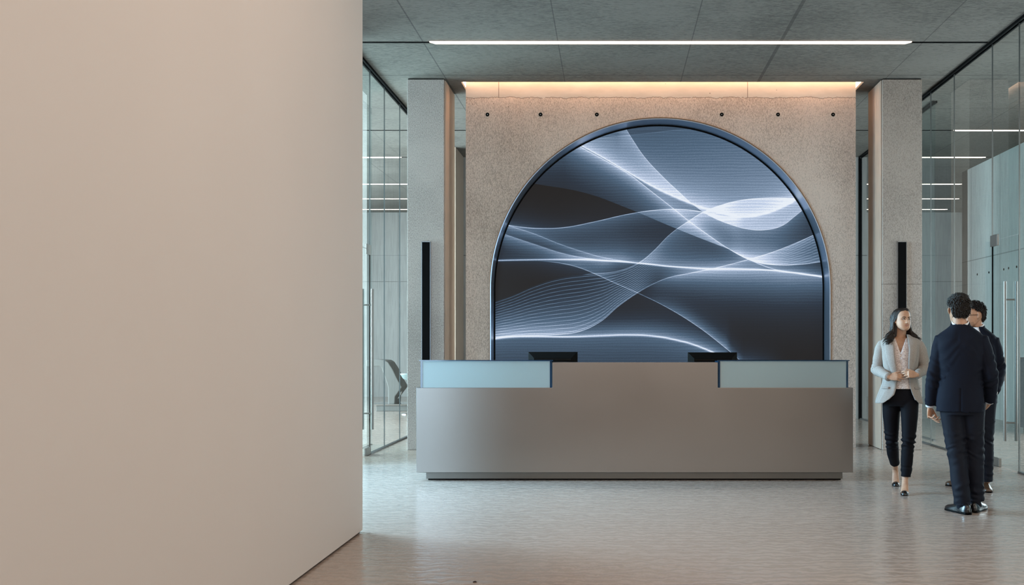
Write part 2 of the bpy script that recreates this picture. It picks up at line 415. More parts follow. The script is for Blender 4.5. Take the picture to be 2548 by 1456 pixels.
def glow(c, up=None, dn=None, line=None, rng=None, mask=None):
    """up/dn = (amplitude, falloff in grid px); line = (amplitude, half width px)"""
    d = t.m('MULTIPLY', t.m('SUBTRACT', c, v), 1456.0)          # >0 above the curve
    parts = []
    if up:
        e = t.m('MULTIPLY', t.m('EXPONENT', t.m('MULTIPLY', d, -1.0/up[1])), up[0]); parts.append(t.m('MULTIPLY', e, t.m('GREATER_THAN', d, 0.0)))
    if dn:
        e = t.m('MULTIPLY', t.m('EXPONENT', t.m('MULTIPLY', d, 1.0/dn[1])), dn[0]); parts.append(t.m('MULTIPLY', e, t.m('LESS_THAN', d, 0.0)))
    if line:
        ad = t.m('DIVIDE', d, line[1]); parts.append(t.m('MULTIPLY', t.m('EXPONENT', t.m('MULTIPLY', t.m('MULTIPLY', ad, ad), -1.0)), line[0]))
    s_ = parts[0]
    for q_ in parts[1:]: s_ = t.m('ADD', s_, q_)
    if rng: s_ = t.m('MULTIPLY', s_, xrange(*rng))
    if mask is not None: s_ = t.m('MULTIPLY', s_, mask)
    terms.append(s_); return d
cA = curve([(480, 150), (565, 190), (700, 262), (850, 350), (1000, 436), (1130, 498), (1250, 545), (1330, 568), (1420, 595), (1530, 610), (1650, 592), (1750, 555), (1900, 470)])
cA2 = curve([(480, 140), (565, 195), (700, 270), (860, 362), (1000, 470), (1130, 572), (1210, 636), (1330, 722), (1450, 802), (1560, 860), (1650, 885), (1740, 893), (1850, 889), (2010, 868)])
cA3 = curve([(1400, 775), (1560, 860), (1700, 915), (1850, 942), (2010, 966)])
cB = curve([(780, 0), (840, 95), (880, 160), (950, 262), (1050, 370), (1150, 465), (1240, 545), (1330, 605), (1450, 655), (1550, 682), (1650, 687), (1740, 668), (1830, 605), (1900, 545)])
cB0 = curve([(560, 175), (700, 150), (860, 132), (1000, 118), (1120, 104), (1300, 98)])
cC = curve([(100, 650), (145, 658), (250, 672), (350, 678), (480, 672), (650, 640), (850, 595), (1000, 572), (1130, 566), (1250, 575), (1330, 592), (1450, 612), (1530, 614)])
cD = curve([(30, 1125), (65, 1110), (180, 1068), (300, 1015), (450, 968), (630, 945), (750, 935), (850, 910), (930, 868), (1000, 810), (1100, 710), (1210, 632), (1290, 583), (1400, 540), (1500, 515), (1650, 500), (1880, 506)])
cE = curve([(60, 866), (300, 861), (500, 860), (700, 865), (900, 880), (1100, 900), (1300, 912), (1500, 915), (1650, 919), (1800, 934), (2010, 962)])
cF = curve([(100, 640), (145, 658), (300, 708), (450, 768), (600, 818), (700, 846), (880, 874)])
cG = curve([(100, 700), (300, 768), (500, 830), (650, 856), (760, 868)])
cH = curve([(80, 868), (300, 868), (400, 873), (480, 885), (560, 905), (650, 940), (760, 990), (920, 1060), (1080, 1140), (1250, 1245), (1370, 1335), (1530, 1470)])
cI = curve([(30, 1330), (150, 1315), (300, 1311), (500, 1312), (700, 1306), (850, 1302), (1000, 1308), (1130, 1330), (1250, 1363), (1480, 1470)])
cJ = curve([(30, 1325), (250, 1306), (450, 1298), (560, 1283), (680, 1230), (800, 1130), (900, 1060), (1000, 1002), (1090, 965), (1200, 942), (1380, 905), (1560, 858), (1700, 815), (1850, 755), (1990, 690)])
cL = curve([(200, 395), (300, 415), (600, 470), (850, 560), (1100, 665), (1300, 745), (1480, 812)])
cR = curve([(1300, 1000), (1480, 960), (1560, 920), (1700, 835), (1850, 765), (2010, 735)])
# upper right field
aboveB = t.m('GREATER_THAN', cB, v); aboveA = t.m('GREATER_THAN', cA, v)
glow(cA, up=(.46, 75), rng=(460, 1950))
terms.append(t.m('MULTIPLY', t.m('MAXIMUM', aboveB, t.m('MULTIPLY', aboveA, xrange(1300, 2100, .02))), t.m('ADD', .13, t.m('MULTIPLY', t.m('ADD', t.m('MULTIPLY', u, 1.0), t.m('MULTIPLY', v, 1.7)), .235))))
terms.append(t.m('MULTIPLY', t.m('MULTIPLY', aboveA, t.m('LESS_THAN', cB, v)), t.m('MULTIPLY', xrange(540, 1300), .36)))
glow(cB0, up=(-.08, 40), line=(0.09, 2.5), rng=(600, 1300))
glow(cB, dn=(.22, 90), line=(0.26, 2.5), rng=(800, 1890), mask=aboveA)
glow(cB, up=(.10, 60), line=(0.19, 1.9), rng=(1300, 1890), mask=t.m('LESS_THAN', cA, v))
# zone right below A: ripples toward B
terms.append(t.m('MULTIPLY', t.m('MULTIPLY', t.m('LESS_THAN', cA, v), t.m('GREATER_THAN', cB, v)), t.m('MULTIPLY', xrange(1330, 1900, .03), .06)))
glow(cA, dn=(.20, 45), line=(0.26, 6.2), rng=(480, 1900))
glow(cB, dn=(.30, 110), rng=(1360, 2050, .05), mask=t.m('GREATER_THAN', cA2, v))
# left blue wedge between A2 and L
glow(cA2, dn=(.42, 170), rng=(120, 1500, .05), mask=t.m('GREATER_THAN', cL, v))
glow(cA2, dn=(.16, 28), line=(0.34, 2.0), rng=(540, 1640, .02))
glow(cA2, up=(.26, 60), rng=(1000, 1700, .05), mask=t.m('LESS_THAN', cB, v))
glow(cA2, up=(.20, 110), line=(0.38, 2.2), rng=(1480, 2050, .02))
glow(cA3, line=(0.34, 2.5), up=(.18, 22), rng=(1450, 2050, .02))
glow(cC, dn=(.26, 70), line=(0.47, 2.2), rng=(100, 1500, .02))
glow(cC, up=(.10, 60), rng=(100, 500, .1))
glow(cD, line=(0.36, 1.9), rng=(600, 1890, .01))
glow(cD, dn=(.25, 110), rng=(900, 1400, .06), mask=t.m('GREATER_THAN', cE, v))
glow(cD, up=(-.03, 60), dn=(.30, 60), rng=(1290, 1880, .05), mask=aboveA)
glow(cE, up=(.36, 120), rng=(560, 2010, .12), mask=t.m('GREATER_THAN', v, cA2) if False else None)
glow(cE, up=(.10, 40), dn=(.07, 12), line=(0.64, 4.3), rng=(40, 2050))
glow(cE, dn=(.50, 120), rng=(1000, 2100, .22))
glow(cE, dn=(.16, 130), rng=(1400, 2100, .2))
glow(cF, up=(.16, 42), dn=(.24, 55), line=(0.22, 2.5), rng=(100, 860, .03))
glow(cG, dn=(.30, 55), line=(0.12, 3.7), rng=(80, 760, .03))
glow(cH, line=(0.38, 2.0), rng=(380, 1600, .03))
glow(cH, up=(.34, 42), rng=(1050, 1640, .08))
glow(cH, up=(.20, 50), rng=(450, 760, .05), mask=t.m('GREATER_THAN', v, cE))
glow(cI, up=(.55, 62), dn=(.20, 75), line=(0.53, 5.6), rng=(30, 1440))
terms.append(t.m('MULTIPLY', t.m('LESS_THAN', cI, v), t.m('MULTIPLY', xrange(-100, 1500, .05), .16)))
glow(cJ, line=(0.36, 2.0), rng=(30, 2010)); glow(cJ, dn=(.30, 40), rng=(1050, 1600, .06)); glow(cJ, up=(.16, 40), rng=(1100, 1700, .06))
glow(cJ, dn=(.30, 70), rng=(1600, 2050, .04), mask=t.m('GREATER_THAN', cA2, v))
# fan of fine lines between D and J at lower left
den = t.m('MAXIMUM', t.m('SUBTRACT', cJ, cD), .0008)
ft = t.m('DIVIDE', t.m('SUBTRACT', v, cD), den)
inside = t.m('MULTIPLY', t.m('MULTIPLY', t.m('GREATER_THAN', ft, 0.0), t.m('LESS_THAN', ft, 1.0)), xrange(30, 960, .045))
NL = 15.0
fr = t.m('ABSOLUTE', t.m('SUBTRACT', t.m('FRACT', t.m('MULTIPLY', ft, NL)), .5))
dpx = t.m('MULTIPLY', t.m('DIVIDE', fr, NL), t.m('MULTIPLY', den, 1456.0))
ln = t.m('EXPONENT', t.m('MULTIPLY', t.m('MULTIPLY', dpx, dpx), -1.0/3.2))
terms.append(t.m('MULTIPLY', inside, t.m('ADD', t.m('MULTIPLY', ln, .26), t.m('ADD', .04, t.m('MULTIPLY', ft, .20)))))
# second fan at right edge
den2 = t.m('MAXIMUM', t.m('SUBTRACT', cA2, cJ), .0008); ft2 = t.m('DIVIDE', t.m('SUBTRACT', v, cJ), den2)
in2 = t.m('MULTIPLY', t.m('MULTIPLY', t.m('GREATER_THAN', ft2, 0.0), t.m('LESS_THAN', ft2, 1.0)), xrange(1700, 2100, .04))
s2 = t.m('SINE', t.m('MULTIPLY', t.m('ADD', ft2, t.m('MULTIPLY', u, 1.5)), 62.0))
terms.append(t.m('MULTIPLY', in2, t.m('ADD', .05, t.m('MULTIPLY', s2, .07))))
terms.append(t.m('MULTIPLY', t.m('MULTIPLY', t.m('LESS_THAN', cA, v), t.m('GREATER_THAN', cA2, v)), t.m('MULTIPLY', xrange(560, 1320, .05), .26)))
glow(cI, dn=(-.06, 30), rng=(30, 1000, .1))
tot = terms[0]
for q_ in terms[1:]: tot = t.m('ADD', tot, q_)
# fine ripples running across the bright fields
comb = t.n('ShaderNodeCombineXYZ'); nt.links.new(u, comb.inputs[0]); nt.links.new(v, comb.inputs[1])
mp = t.n('ShaderNodeMapping'); mp.inputs['Scale'].default_value = (3, 14, 1); nt.links.new(comb.outputs[0], mp.inputs[0])
nz = t.noise(mp.outputs[0], 1.6, 3, .6)
rp = t.m('SINE', t.m('ADD', t.m('MULTIPLY', v, 560.0), t.m('MULTIPLY', nz, 12.0)))
tot = t.m('MULTIPLY', tot, t.m('ADD', 1.0, t.m('MULTIPLY', rp, .075)))
mp2 = t.n('ShaderNodeMapping'); mp2.inputs['Scale'].default_value = (260, 300, 1); nt.links.new(comb.outputs[0], mp2.inputs[0])
gr = t.noise(mp2.outputs[0], 1.0, 2, .6)
tot = t.m('MULTIPLY', tot, t.m('ADD', .82, t.m('MULTIPLY', gr, .36)))
colr = t.ramp(tot, [(0.0, (.021, .019, .018)), (.12, (.030, .042, .062)), (.32, (.085, .140, .215)), (.58, (.27, .365, .51)), (.82, (.58, .68, .87)), (1.0, (.86, .92, 1.0))])
em = t.n('ShaderNodeEmission'); nt.links.new(colr, em.inputs[0]); em.inputs[1].default_value = .93
gls = t.n('ShaderNodeBsdfGlossy'); gls.inputs['Roughness'].default_value = .3; gls.inputs[0].default_value = (.004, .004, .004, 1)
ad = t.n('ShaderNodeAddShader'); nt.links.new(em.outputs[0], ad.inputs[0]); nt.links.new(gls.outputs[0], ad.inputs[1])
out = t.n('ShaderNodeOutputMaterial'); nt.links.new(ad.outputs[0], out.inputs[0]); M['screen'] = m
rr = AR-.022
poly = [(AX+rr, .3)]+[(AX+rr*math.cos(PI*i/NA), AZ+rr*math.sin(PI*i/NA)) for i in range(NA+1)]+[(AX-rr, .3)]
G().prism(poly, SY, SY+.06).build('screen', M['screen'], disp_root, label='glowing screen picture of blue and white waves')

# cove light hidden in the ceiling slot
cv = empty('cove_light', (AX, 12.8, CZ+.06), 'warm cove light glowing in the ceiling slot above the arched concrete wall', 'light')
G().box(RX0+.012, RX1-.012, RY0+.012, RY0+.05, CZ+.16, CZ+.19).build('light_strip', M['cove_light'], cv)
G().box(RX0+.006, RX0+.03, RY0+.06, RY1-.05, CZ+.03, CZ+.12).build('light_strip', M['warm_light'], cv)
G().box(RX1-.03, RX1-.006, RY0+.06, RY1-.05, CZ+.03, CZ+.12).build('light_strip', M['warm_light'], cv)

# other walls
struct('wall_back', G().box(-3.0, 4.75, 17.9, 18.2, 0, CZ), M['far'])
struct('wall_right', G().box(X1, X1+.3, 14.6, 19.5, 0, CZ).box(X1, X1+.3, 7.0, 9.8, 0, CZ).box(X1, X1+.3, Y0, -1.4, 0, CZ)
       .box(X1, X1+.3, -1.4, 7.0, 0, .25).box(X1, X1+.3, -1.4, 7.0, 4.6, CZ).box(X1, X1+.3, 9.8, 14.6, 0, .5).box(X1, X1+.3, 9.8, 14.6, 4.6, CZ), M['far'])
struct('wall_right_alcove', G().box(X1+3.0, X1+3.3, 19.5, Y1, 0, CZ).box(X1, X1+3.3, 19.2, 19.5, 0, CZ), M['far'])
struct('wall_far_end', G().box(X0, X1+3.3, Y1, Y1+.3, 0, CZ), M['far'])
struct('wall_front', G().box(X0, X1, Y0-.3, Y0, 0, 2.25).box(X0, X1, Y0-.3, Y0, 4.65, CZ).box(X0, -3.4, Y0-.3, Y0, 2.25, 4.65).box(5.8, X1, Y0-.3, Y0, 2.25, 4.65), M['backdark'])
struct('wall_outer_left', G().box(X0-.3, X0, Y0, 10.4, 0, CZ).box(X0-.3, X0, 21.6, Y1, 0, CZ).box(X0-.3, X0, 10.4, 21.6, 0, .3).box(X0-.3, X0, 10.4, 21.6, 4.7, CZ), M['far'])
def window(n, x, y0, y1, z0, z1, nm, side):
    fr_ = G()
    for k in range(nm+1):
        yy = y0+(y1-y0-.06)*k/nm; fr_.box(x-.04, x+.04, yy, yy+.06, z0, z1)
    fr_.box(x-.04, x+.04, y0, y1, z0, z0+.06).box(x-.04, x+.04, y0, y1, z1-.06, z1)
    o = struct('window_%d' % n, fr_, M['darksteel'])
    G().box(x-.008, x+.008, y0+.03, y1-.03, z0+.03, z1-.03).build('pane', M['glass'], o)
window(1, X0-.15, 10.4, 21.6, .3, 4.7, 6, 1)
window(2, X1+.15, -1.4, 7.0, .25, 4.6, 5, 1)  # added unseen window to go with the right fill
struct('wall_passage_end', G().box(-4.6, -2.13, 1.5, 1.7, 0, .3).box(-4.6, -2.13, 1.5, 1.7, 4.6, CZ), M['far'])
pn = struct('window_5', G().box(-4.6, -4.54, 1.55, 1.65, .3, 4.6).box(-3.4, -3.34, 1.55, 1.65, .3, 4.6).box(-2.19, -2.13, 1.55, 1.65, .3, 4.6).box(-4.6, -2.13, 1.55, 1.65, .3, .36).box(-4.6, -2.13, 1.55, 1.65, 4.54, 4.6), M['darksteel'])  # added unseen window to go with the passage fill
G().box(-4.57, -2.16, 1.592, 1.608, .33, 4.57).build('pane', M['glass'], pn)
struct('wall_side', G().box(-4.9, -4.6, 1.7, 7.8, 0, CZ).box(-4.9, -4.6, 7.8, 10.9, 0, .25).box(-4.9, -4.6, 7.8, 10.9, 4.65, CZ).box(-4.6, -3.03, 10.95, 11.0, 0, CZ).box(-4.9, -4.6, 10.9, 11.0, 0, CZ), M['far'])
window(4, -4.75, 7.8, 10.9, .25, 4.65, 2, 1)  # added unseen window where the side fill stands
window(3, X1+.15, 9.8, 14.6, .5, 4.6, 3, 1)  # added unseen window to go with the right room fill
# tie holes of the right side wall
for px, z in ((2366, 3.30), (2398, 2.73), (2432, 2.735), (2461, 2.73), (2498, 2.735), (2510, 2.74), (2530, 2.737)):
    yy = X1*F/(px-VX)
    if yy < 19.4:
        r = G().tube([(X1-.001, yy, z), (X1-.006, yy, z)], [.022, .02], 14, round_ends=False)
        r.build('tie_hole', M['black'], bpy.data.objects['wall_right'])
# deeper pier behind the left gap
struct('trim_2', G().box(-2.95, -2.735, 17.0, 17.9, 0, CZ), M['smooth_c'])

# ------------------------------------------------------------------ concrete pillars with wall lights
def pillar(x0, x1, y0, y1, side, mm, label, llabel, lx0, lx1):
    r = empty('concrete_pillar', ((x0+x1)/2, (y0+y1)/2, 0), label, 'pillar')
    G().box(x0, x1, y0, y1, 0, CZ-.012).build('shaft', mm, r, bevel=.006)
    sx = x1 if side > 0 else x0
    G().box(min(sx, sx+side*.012), max(sx, sx+side*.012), y0+.05, y1-.01, .005, CZ-.012).build('side_cladding', M['smooth_c'], r, bevel=.004, label='smooth warm-toned side face')
    G().box(x0+.01, x1-.01, y0+.01, y1-.01, CZ-.012, CZ).build('shadow_gap', M['black'], r)
    l = empty('wall_light', ((lx0+lx1)/2, y0, .95), llabel, 'wall light', 'black vertical wall lights')
    G().box(lx0, lx1, y0-.035, y0, .95, 2.713).build('cover', M['black'], l, bevel=.004)
    G().box(lx0-.008, lx0, y0-.02, y0, .94, 2.72).box(lx1, lx1+.008, y0-.02, y0, .94, 2.72).box(lx0-.008, lx1+.008, y0-.02, y0, 2.713, 2.721).build('frame', M['darksteel'], l)
pillar(-2.66, -2.18, 12.6, 13.4, 1, M['bush'], 'grey hammered concrete pillar left of the arched wall', 'tall black vertical strip fixed to the left concrete pillar', -2.461, -2.361)
pillar(3.552, 4.066, 12.6, 13.28, -1, M['pillar_r'], 'brownish concrete pillar behind the walking woman', 'tall black vertical strip fixed to the right pillar above the woman', 3.746, 3.851)

# ------------------------------------------------------------------ linear ceiling lights
def linlight(y, xa, xb, la, lb, label, wd=.066, mm=None, group=None, pr=.012):
    if mm is M['room_light']: wd = .042
    r = empty('linear_ceiling_light', ((la+lb)/2, y, CZ), label, 'ceiling light', group)
    for a, c in ((xa, la), (lb, xb)):
        if c-a > .01: G().box(a, c, y-wd*.3, y+wd*.3, CZ-.006, CZ+.01).build('track', M['black'], r, label='unlit black track')
    d = G(); e = .06
    d.rings([[(la, y-wd/2, CZ-pr), (lb, y-wd/2, CZ-pr), (lb, y-wd/2, CZ), (la, y-wd/2, CZ)],
             [(la+e, y+wd/2, CZ-pr), (lb-e, y+wd/2, CZ-pr), (lb-e, y+wd/2, CZ), (la+e, y+wd/2, CZ)]])
    d.build('diffuser', mm or M['warm_light'], r, label='glowing warm diffuser')
linlight(11.09, -5.0, 4.33, -2.08, 3.45, 'long warm glowing line light in the ceiling in front of the arched wall')
linlight(15.65, -8.0, 7.0, 5.55, 7.0, 'linear light in the right room ceiling, nearest behind the glass', mm=M['room_light'], group='line lights in the right room')
linlight(17.9, 4.8, 7.05, 4.85, 6.95, 'linear light in the right room ceiling, second behind the glass', mm=M['room_light'], group='line lights in the right room')
linlight(20.9, 4.8, 8.0, 4.9, 7.6, 'linear light in the right room ceiling, third behind the glass', mm=M['room_light'], group='line lights in the right room')
linlight(23.0, 4.8, 8.6, 4.9, 8.3, 'linear light in the right room ceiling, second from the far end', mm=M['room_light'], group='line lights in the right room')
linlight(24.8, 4.8, 8.7, 4.9, 8.65, 'linear light in the right room ceiling, at the far end', mm=M['room_light'], group='line lights in the right room')
linlight(17.9, -8.0, -3.1, -7.5, -3.88, 'linear light in the left room ceiling, nearest, ending short of the pillar', mm=M['room_light'], group='line lights in the left room')
for y, w_ in ((20.9, 'second'), (23.0, 'third'), (24.8, 'farthest')):
    linlight(y, -8.0, -3.1, -7.5, -3.1, 'linear light in the left room ceiling, %s row behind the glass' % w_, mm=M['room_light'], group='line lights in the left room')

# ------------------------------------------------------------------ glass partitions
def partition(x, ys, label, door=None, side=1):
    """glass wall along Y at x; ys = joints; door = (y0, y1) of the door leaf"""
    r = empty('glass_partition', (x, (ys[0]+ys[-1])/2, 0), label, 'glass partition')
    y0, y1 = ys[0], ys[-1]
    G().box(x-.035, x-.012, y0, y1, CZ-.03, CZ).box(x+.012, x+.035, y0, y1, CZ-.03, CZ).build('top_track', M['black'], r, label='black double ceiling track')
    b = G()
    segs = [(y0, y1)] if not door else [(y0, door[0]), (door[1], y1)]
    for a, c in segs:
        if c-a > .02: b.box(x-.02, x+.02, a, c, 0, .018)
    if b.v: b.build('bottom_channel', M['darksteel'], r)
    for a, c in zip(ys[:-1], ys[1:]):
        zb = .018
        if door and abs(a-door[0]) < .02: zb = 2.57
        G().box(x-.006, x+.006, a+.004, c-.004, zb, CZ-.01).build('glass_panel', M['glass'], r)
    s_ = G()
    for a in ys[1:-1]: s_.box(x-.0075, x+.0075, a-.0025, a+.0025, .018, CZ-.03)
    s_.build('joint_seal', M['darksteel'], r)
    return r
def door(x, y0, y1, label, hy, hinge):
    r = empty('glass_door', (x, (y0+y1)/2, 0), label, 'glass door')
    G().box(x-.006, x+.006, y0+.005, y1-.005, .012, 2.56).build('glass_pane', M['glass'], r)
    G().box(x-.008, x+.008, y0+.001, y0+.006, .012, 2.56).box(x-.008, x+.008, y1-.006, y1-.001, .012, 2.56).build('edge_seal', M['black'], r)
    s = -1 if hinge == y1 else 1
    a, b = sorted((hinge+s*.16, hinge-s*.04))
    G().box(x-.012, x+.012, a, b, 2.50, 2.63).build('patch_fitting', M['steel'], r, bevel=.003)
    a, b = sorted((hinge+s*.22, hinge))
    G().box(x-.016, x+.016, a, b, .002, .095).build('patch_fitting', M['steel'], r, bevel=.003)
    for sg in (-1, 1):
        h = G().tube([(x+sg*.062, hy, .32), (x+sg*.062, hy, 2.07)], [.017, .017], 16, round_ends=False)
        for z in (.52, 1.87): h.tube([(x, hy, z), (x+sg*.062, hy, z)], [.009, .009], 12, round_ends=False)
        h.build('pull_handle', M['steel'], r, smooth=False, label='long brushed steel pull bar')
partition(4.38, [-5.9, -3.5, -1.0, 1.5, 4.0, 6.5, 9.0, 10.34, 11.07, 12.3, 13.2, 13.75], 'tall clear glass wall with black ceiling track at the right', door=(10.34, 11.07))
door(4.38, 10.34, 11.07, 'clear glass door with long steel pull bars at the right edge', 10.57, 11.07)
partition(4.62, [13.75, 15.2, 16.6, 17.86], 'dark-edged glass wall glimpsed between arched wall and right pillar')
partition(-3.03, [11.0, 11.2, 12.12, 12.9, 13.84, 15.4, 17.0], 'tall clear glass wall with black ceiling track at the left', door=(11.2, 12.12))
door(-3.03, 11.2, 12.12, 'clear glass door with steel pull bar beside the blank beige wall', 12.0, 12.12)
r = empty('dark_post', (4.62, 17.86, 0), 'thin black upright post at the far end of the corridor glass', 'post')
G().box(4.59, 4.65, 17.84, 17.89, 0, CZ-.03).build('upright', M['black'], r)
# inner glass screen in the left room
r = empty('glass_screen', (-3.3, 11.6, 0), 'pale glass screen standing close behind the left glass wall', 'glass screen')
G().box(-3.306, -3.294, 11.1, 13.3, .01, CZ).build('glass_panel', M['glass'], r)
G().box(-3.31, -3.29, 11.1, 13.3, 0, .01).build('bottom_channel', M['darksteel'], r)

# ------------------------------------------------------------------ reception desk
DX0, DX1, DY = -1.96, 2.441, 9.717
dk = empty('reception_desk', ((DX0+DX1)/2, 10.1, 0), 'long brushed taupe metal reception desk with a raised middle', 'reception desk')
zb, zl, zh = .0885, .943, 1.198; sx0, sx1 = -.591, 1.077
poly = [(DX0, zb), (DX1, zb), (DX1, zl), (sx1, zl), (sx1, zh), (sx0, zh), (sx0, zl), (DX0, zl)]
G().prism(poly, DY, DY+.05).build('front_panel', M['desk'], dk, bevel=.003)
G().box(DX0, DX0+.05, DY+.05, 10.62, zb, zl).build('side_panel', M['desk'], dk, bevel=.003)
G().box(DX1-.05, DX1, DY+.05, 10.62, zb, zl).build('side_panel', M['desk'], dk, bevel=.003)
G().box(DX0+.05, DX1-.05, DY+.05, 10.62, .70, .74).build('worktop', M['worktop'], dk)
G().box(sx0, sx1, DY+.05, DY+.17, zh-.03, zh).build('upper_ledge', M['desk'], dk, bevel=.003)
G().box(DX0+.05, sx0, DY+.05, DY+.32, zl-.03, zl).build('lower_ledge', M['desk'], dk, bevel=.003)
G().box(sx1, DX1-.05, DY+.05, DY+.32, zl-.03, zl).build('lower_ledge', M['desk'], dk, bevel=.003)
G().box(DX0+.08, DX1-.084, DY+.095, 10.5, .012, zb).build('plinth', M['plinth'], dk, bevel=.002, label='recessed plinth')
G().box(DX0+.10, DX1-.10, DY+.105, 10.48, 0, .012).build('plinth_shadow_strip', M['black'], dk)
def transaction(x0, x1, label, ty):
    r = empty('glass_transaction_box', ((x0+x1)/2, DY+.1, zl), label, 'glass counter screen', 'frosted glass counter screens')
    top = 1.212
    G().box(x0+.02, x1-.02, DY+.006, DY+.018, zl, top).build('frosted_panel', M['frost'], r, label='frosted pale cyan panel')
    G().box(x0, x0+.02, DY+.003, DY+.30, zl, top).build('end_glass', M['edgeglass'], r, label='dark blue glass edge')
    G().box(x1-.02, x1, DY+.003, DY+.30, zl, top).build('end_glass', M['edgeglass'], r, label='dark blue glass edge')
    G().box(x0+.02, x1-.02, DY+.288, DY+.30, zl, top).build('rear_panel', M['frost'], r)
    G().box(x0-.012, x1+.012, DY-.006, DY+.335, top, top+.010).build('glass_shelf', M['shelfglass'], r, bevel=.002)
    G().box(x0-.012, x1+.012, DY-.010, DY-.006, top, top+.010).build('shelf_edge', M['edgeglass'], r)
transaction(-1.918, sx0-.004, 'frosted pale glass screen on the left end of the desk', 0)
transaction(sx1+.004, 2.392, 'frosted greyish glass screen on the right end of the desk', 0)
# computer monitors seen from behind
def monitor(x0, x1, ztop, y, label):
    cx = (x0+x1)/2; zb_ = ztop-.335
    r = empty('computer_monitor', (cx, y, .74), label, 'computer monitor', 'monitors on the desk')
    G().box(x0, x1, y+.03, y+.045, zb_, ztop).build('display_panel', M['monitor'], r, bevel=.003)
    def rect(i, yy): return [(x0+i, yy, zb_+i), (x1-i, yy, zb_+i), (x1-i, yy, ztop-i), (x0+i, yy, ztop-i)]
    G().rings([rect(0, y+.03), rect(.002, y+.022), rect(.062, y-.02), rect(.066, y-.022)]).build('rear_housing', M['monitor'], r)
    gg = G()
    for k in range(2):
        gg.box(x0+.07+.02*k, x1-.07-.02*k, y-.026, y-.02, ztop-.085-.03*k, ztop-.073-.03*k)
    gg.build('vent', M['monitor2'], r, label='horizontal vent slots')
    G().box(cx-.03, cx+.03, y-.035, y-.018, .75, zb_+.2).build('stand_neck', M['monitor'], r, bevel=.003)
    G().box(cx-.12, cx+.12, y-.11, y+.07, .74, .752).build('stand_base', M['monitor'], r, bevel=.004)
ym = 10.32
monitor(P(1314, 0, ym).x, P(1437, 0, ym).x, P(0, 876, ym).z, ym, 'black computer monitor seen from behind, left one on the desk')
monitor(P(1712, 0, ym).x, P(1835, 0, ym).x, P(0, 877, ym).z, ym, 'black computer monitor seen from behind, right one on the desk')

# ------------------------------------------------------------------ things behind the glass
yb = 20.2
ch = empty('lounge_chair', (P(975, 0, yb).x, yb, 0), 'grey curved lounge chair behind the left glass wall', 'chair')
prof = [(920, 896), (950, 894), (966, 896), (974, 901), (985, 918), (998, 945), (1008, 962), (991, 985), (990, 1003), (974, 1004), (974, 963), (966, 938), (957, 913), (952, 911), (920, 912)]
G().prism([(P(a, b, yb).x, P(a, b, yb).z) for a, b in prof], yb-.3, yb+.3).build('shell', M['sofa'], ch, bevel=.015)
G().box(P(945, 0, yb).x, P(1030, 0, yb).x, yb-.32, yb+.35, .0, .12).build('base', M['sofa'], ch, bevel=.01)
G().box(P(935, 0, yb).x, P(1032, 0, yb).x, yb-.35, yb+.38, .12, .15).build('seat_rim', M['chrome'], ch, bevel=.006, label='chrome rim')
G().tube([P(998, 962, yb), P(998, 975, yb), P(995, 985, yb), P(989, 992, yb)], [.018]*4, 10).build('arm', M['chrome'], ch, smooth=True, label='curved chrome arm')
tb = empty('side_table', (P(1016, 0, 19.0).x, 19.0, 0), 'small glass bowl table behind the left glass wall', 'table')
c_ = P(1016, 930, 19.0)
R2 = [[(c_.x+q_[0]*math.cos(2*PI*j/24), 19.0+q_[0]*math.sin(2*PI*j/24), q_[1]) for j in range(24)] for q_ in ((.02, c_.z-.13), (.10, c_.z-.10), (.15, c_.z-.02), (.17, c_.z))]
G().rings(R2).build('table_bowl', M['frost'], tb, smooth=True)
G().cyl((c_.x, 19.0, .02), (c_.x, 19.0, c_.z-.12), .015).build('stem', M['chrome'], tb)
G().cyl((c_.x, 19.0, 0), (c_.x, 19.0, .02), .14).build('base', M['chrome'], tb)
cb = empty('dark_cabinet', (6.75, 15.05, 0), 'dark grey cabinet behind the glass door at the right edge', 'cabinet')
G().box(6.53, 6.95, 14.7, 15.4, .06, 1.15).build('body', M['cabinet'], cb, bevel=.005)
G().box(6.52, 6.96, 14.68, 15.42, 1.15, 1.175).build('top', M['darksteel'], cb, bevel=.003)
G().box(6.57, 6.92, 14.75, 15.35, 0, .06).build('plinth', M['black'], cb)
p = P(1181, 1449, 5.59)
g = G(); g.tube([(p.x-.008, 5.59, .003), (p.x+.004, 5.592, .004), (p.x+.012, 5.588, .003)], [.003, .005, .002], 8)
tag(g.build('floor_speck', M['speck']), 'tiny dark crumb lying on the floor near the bottom edge', 'debris')

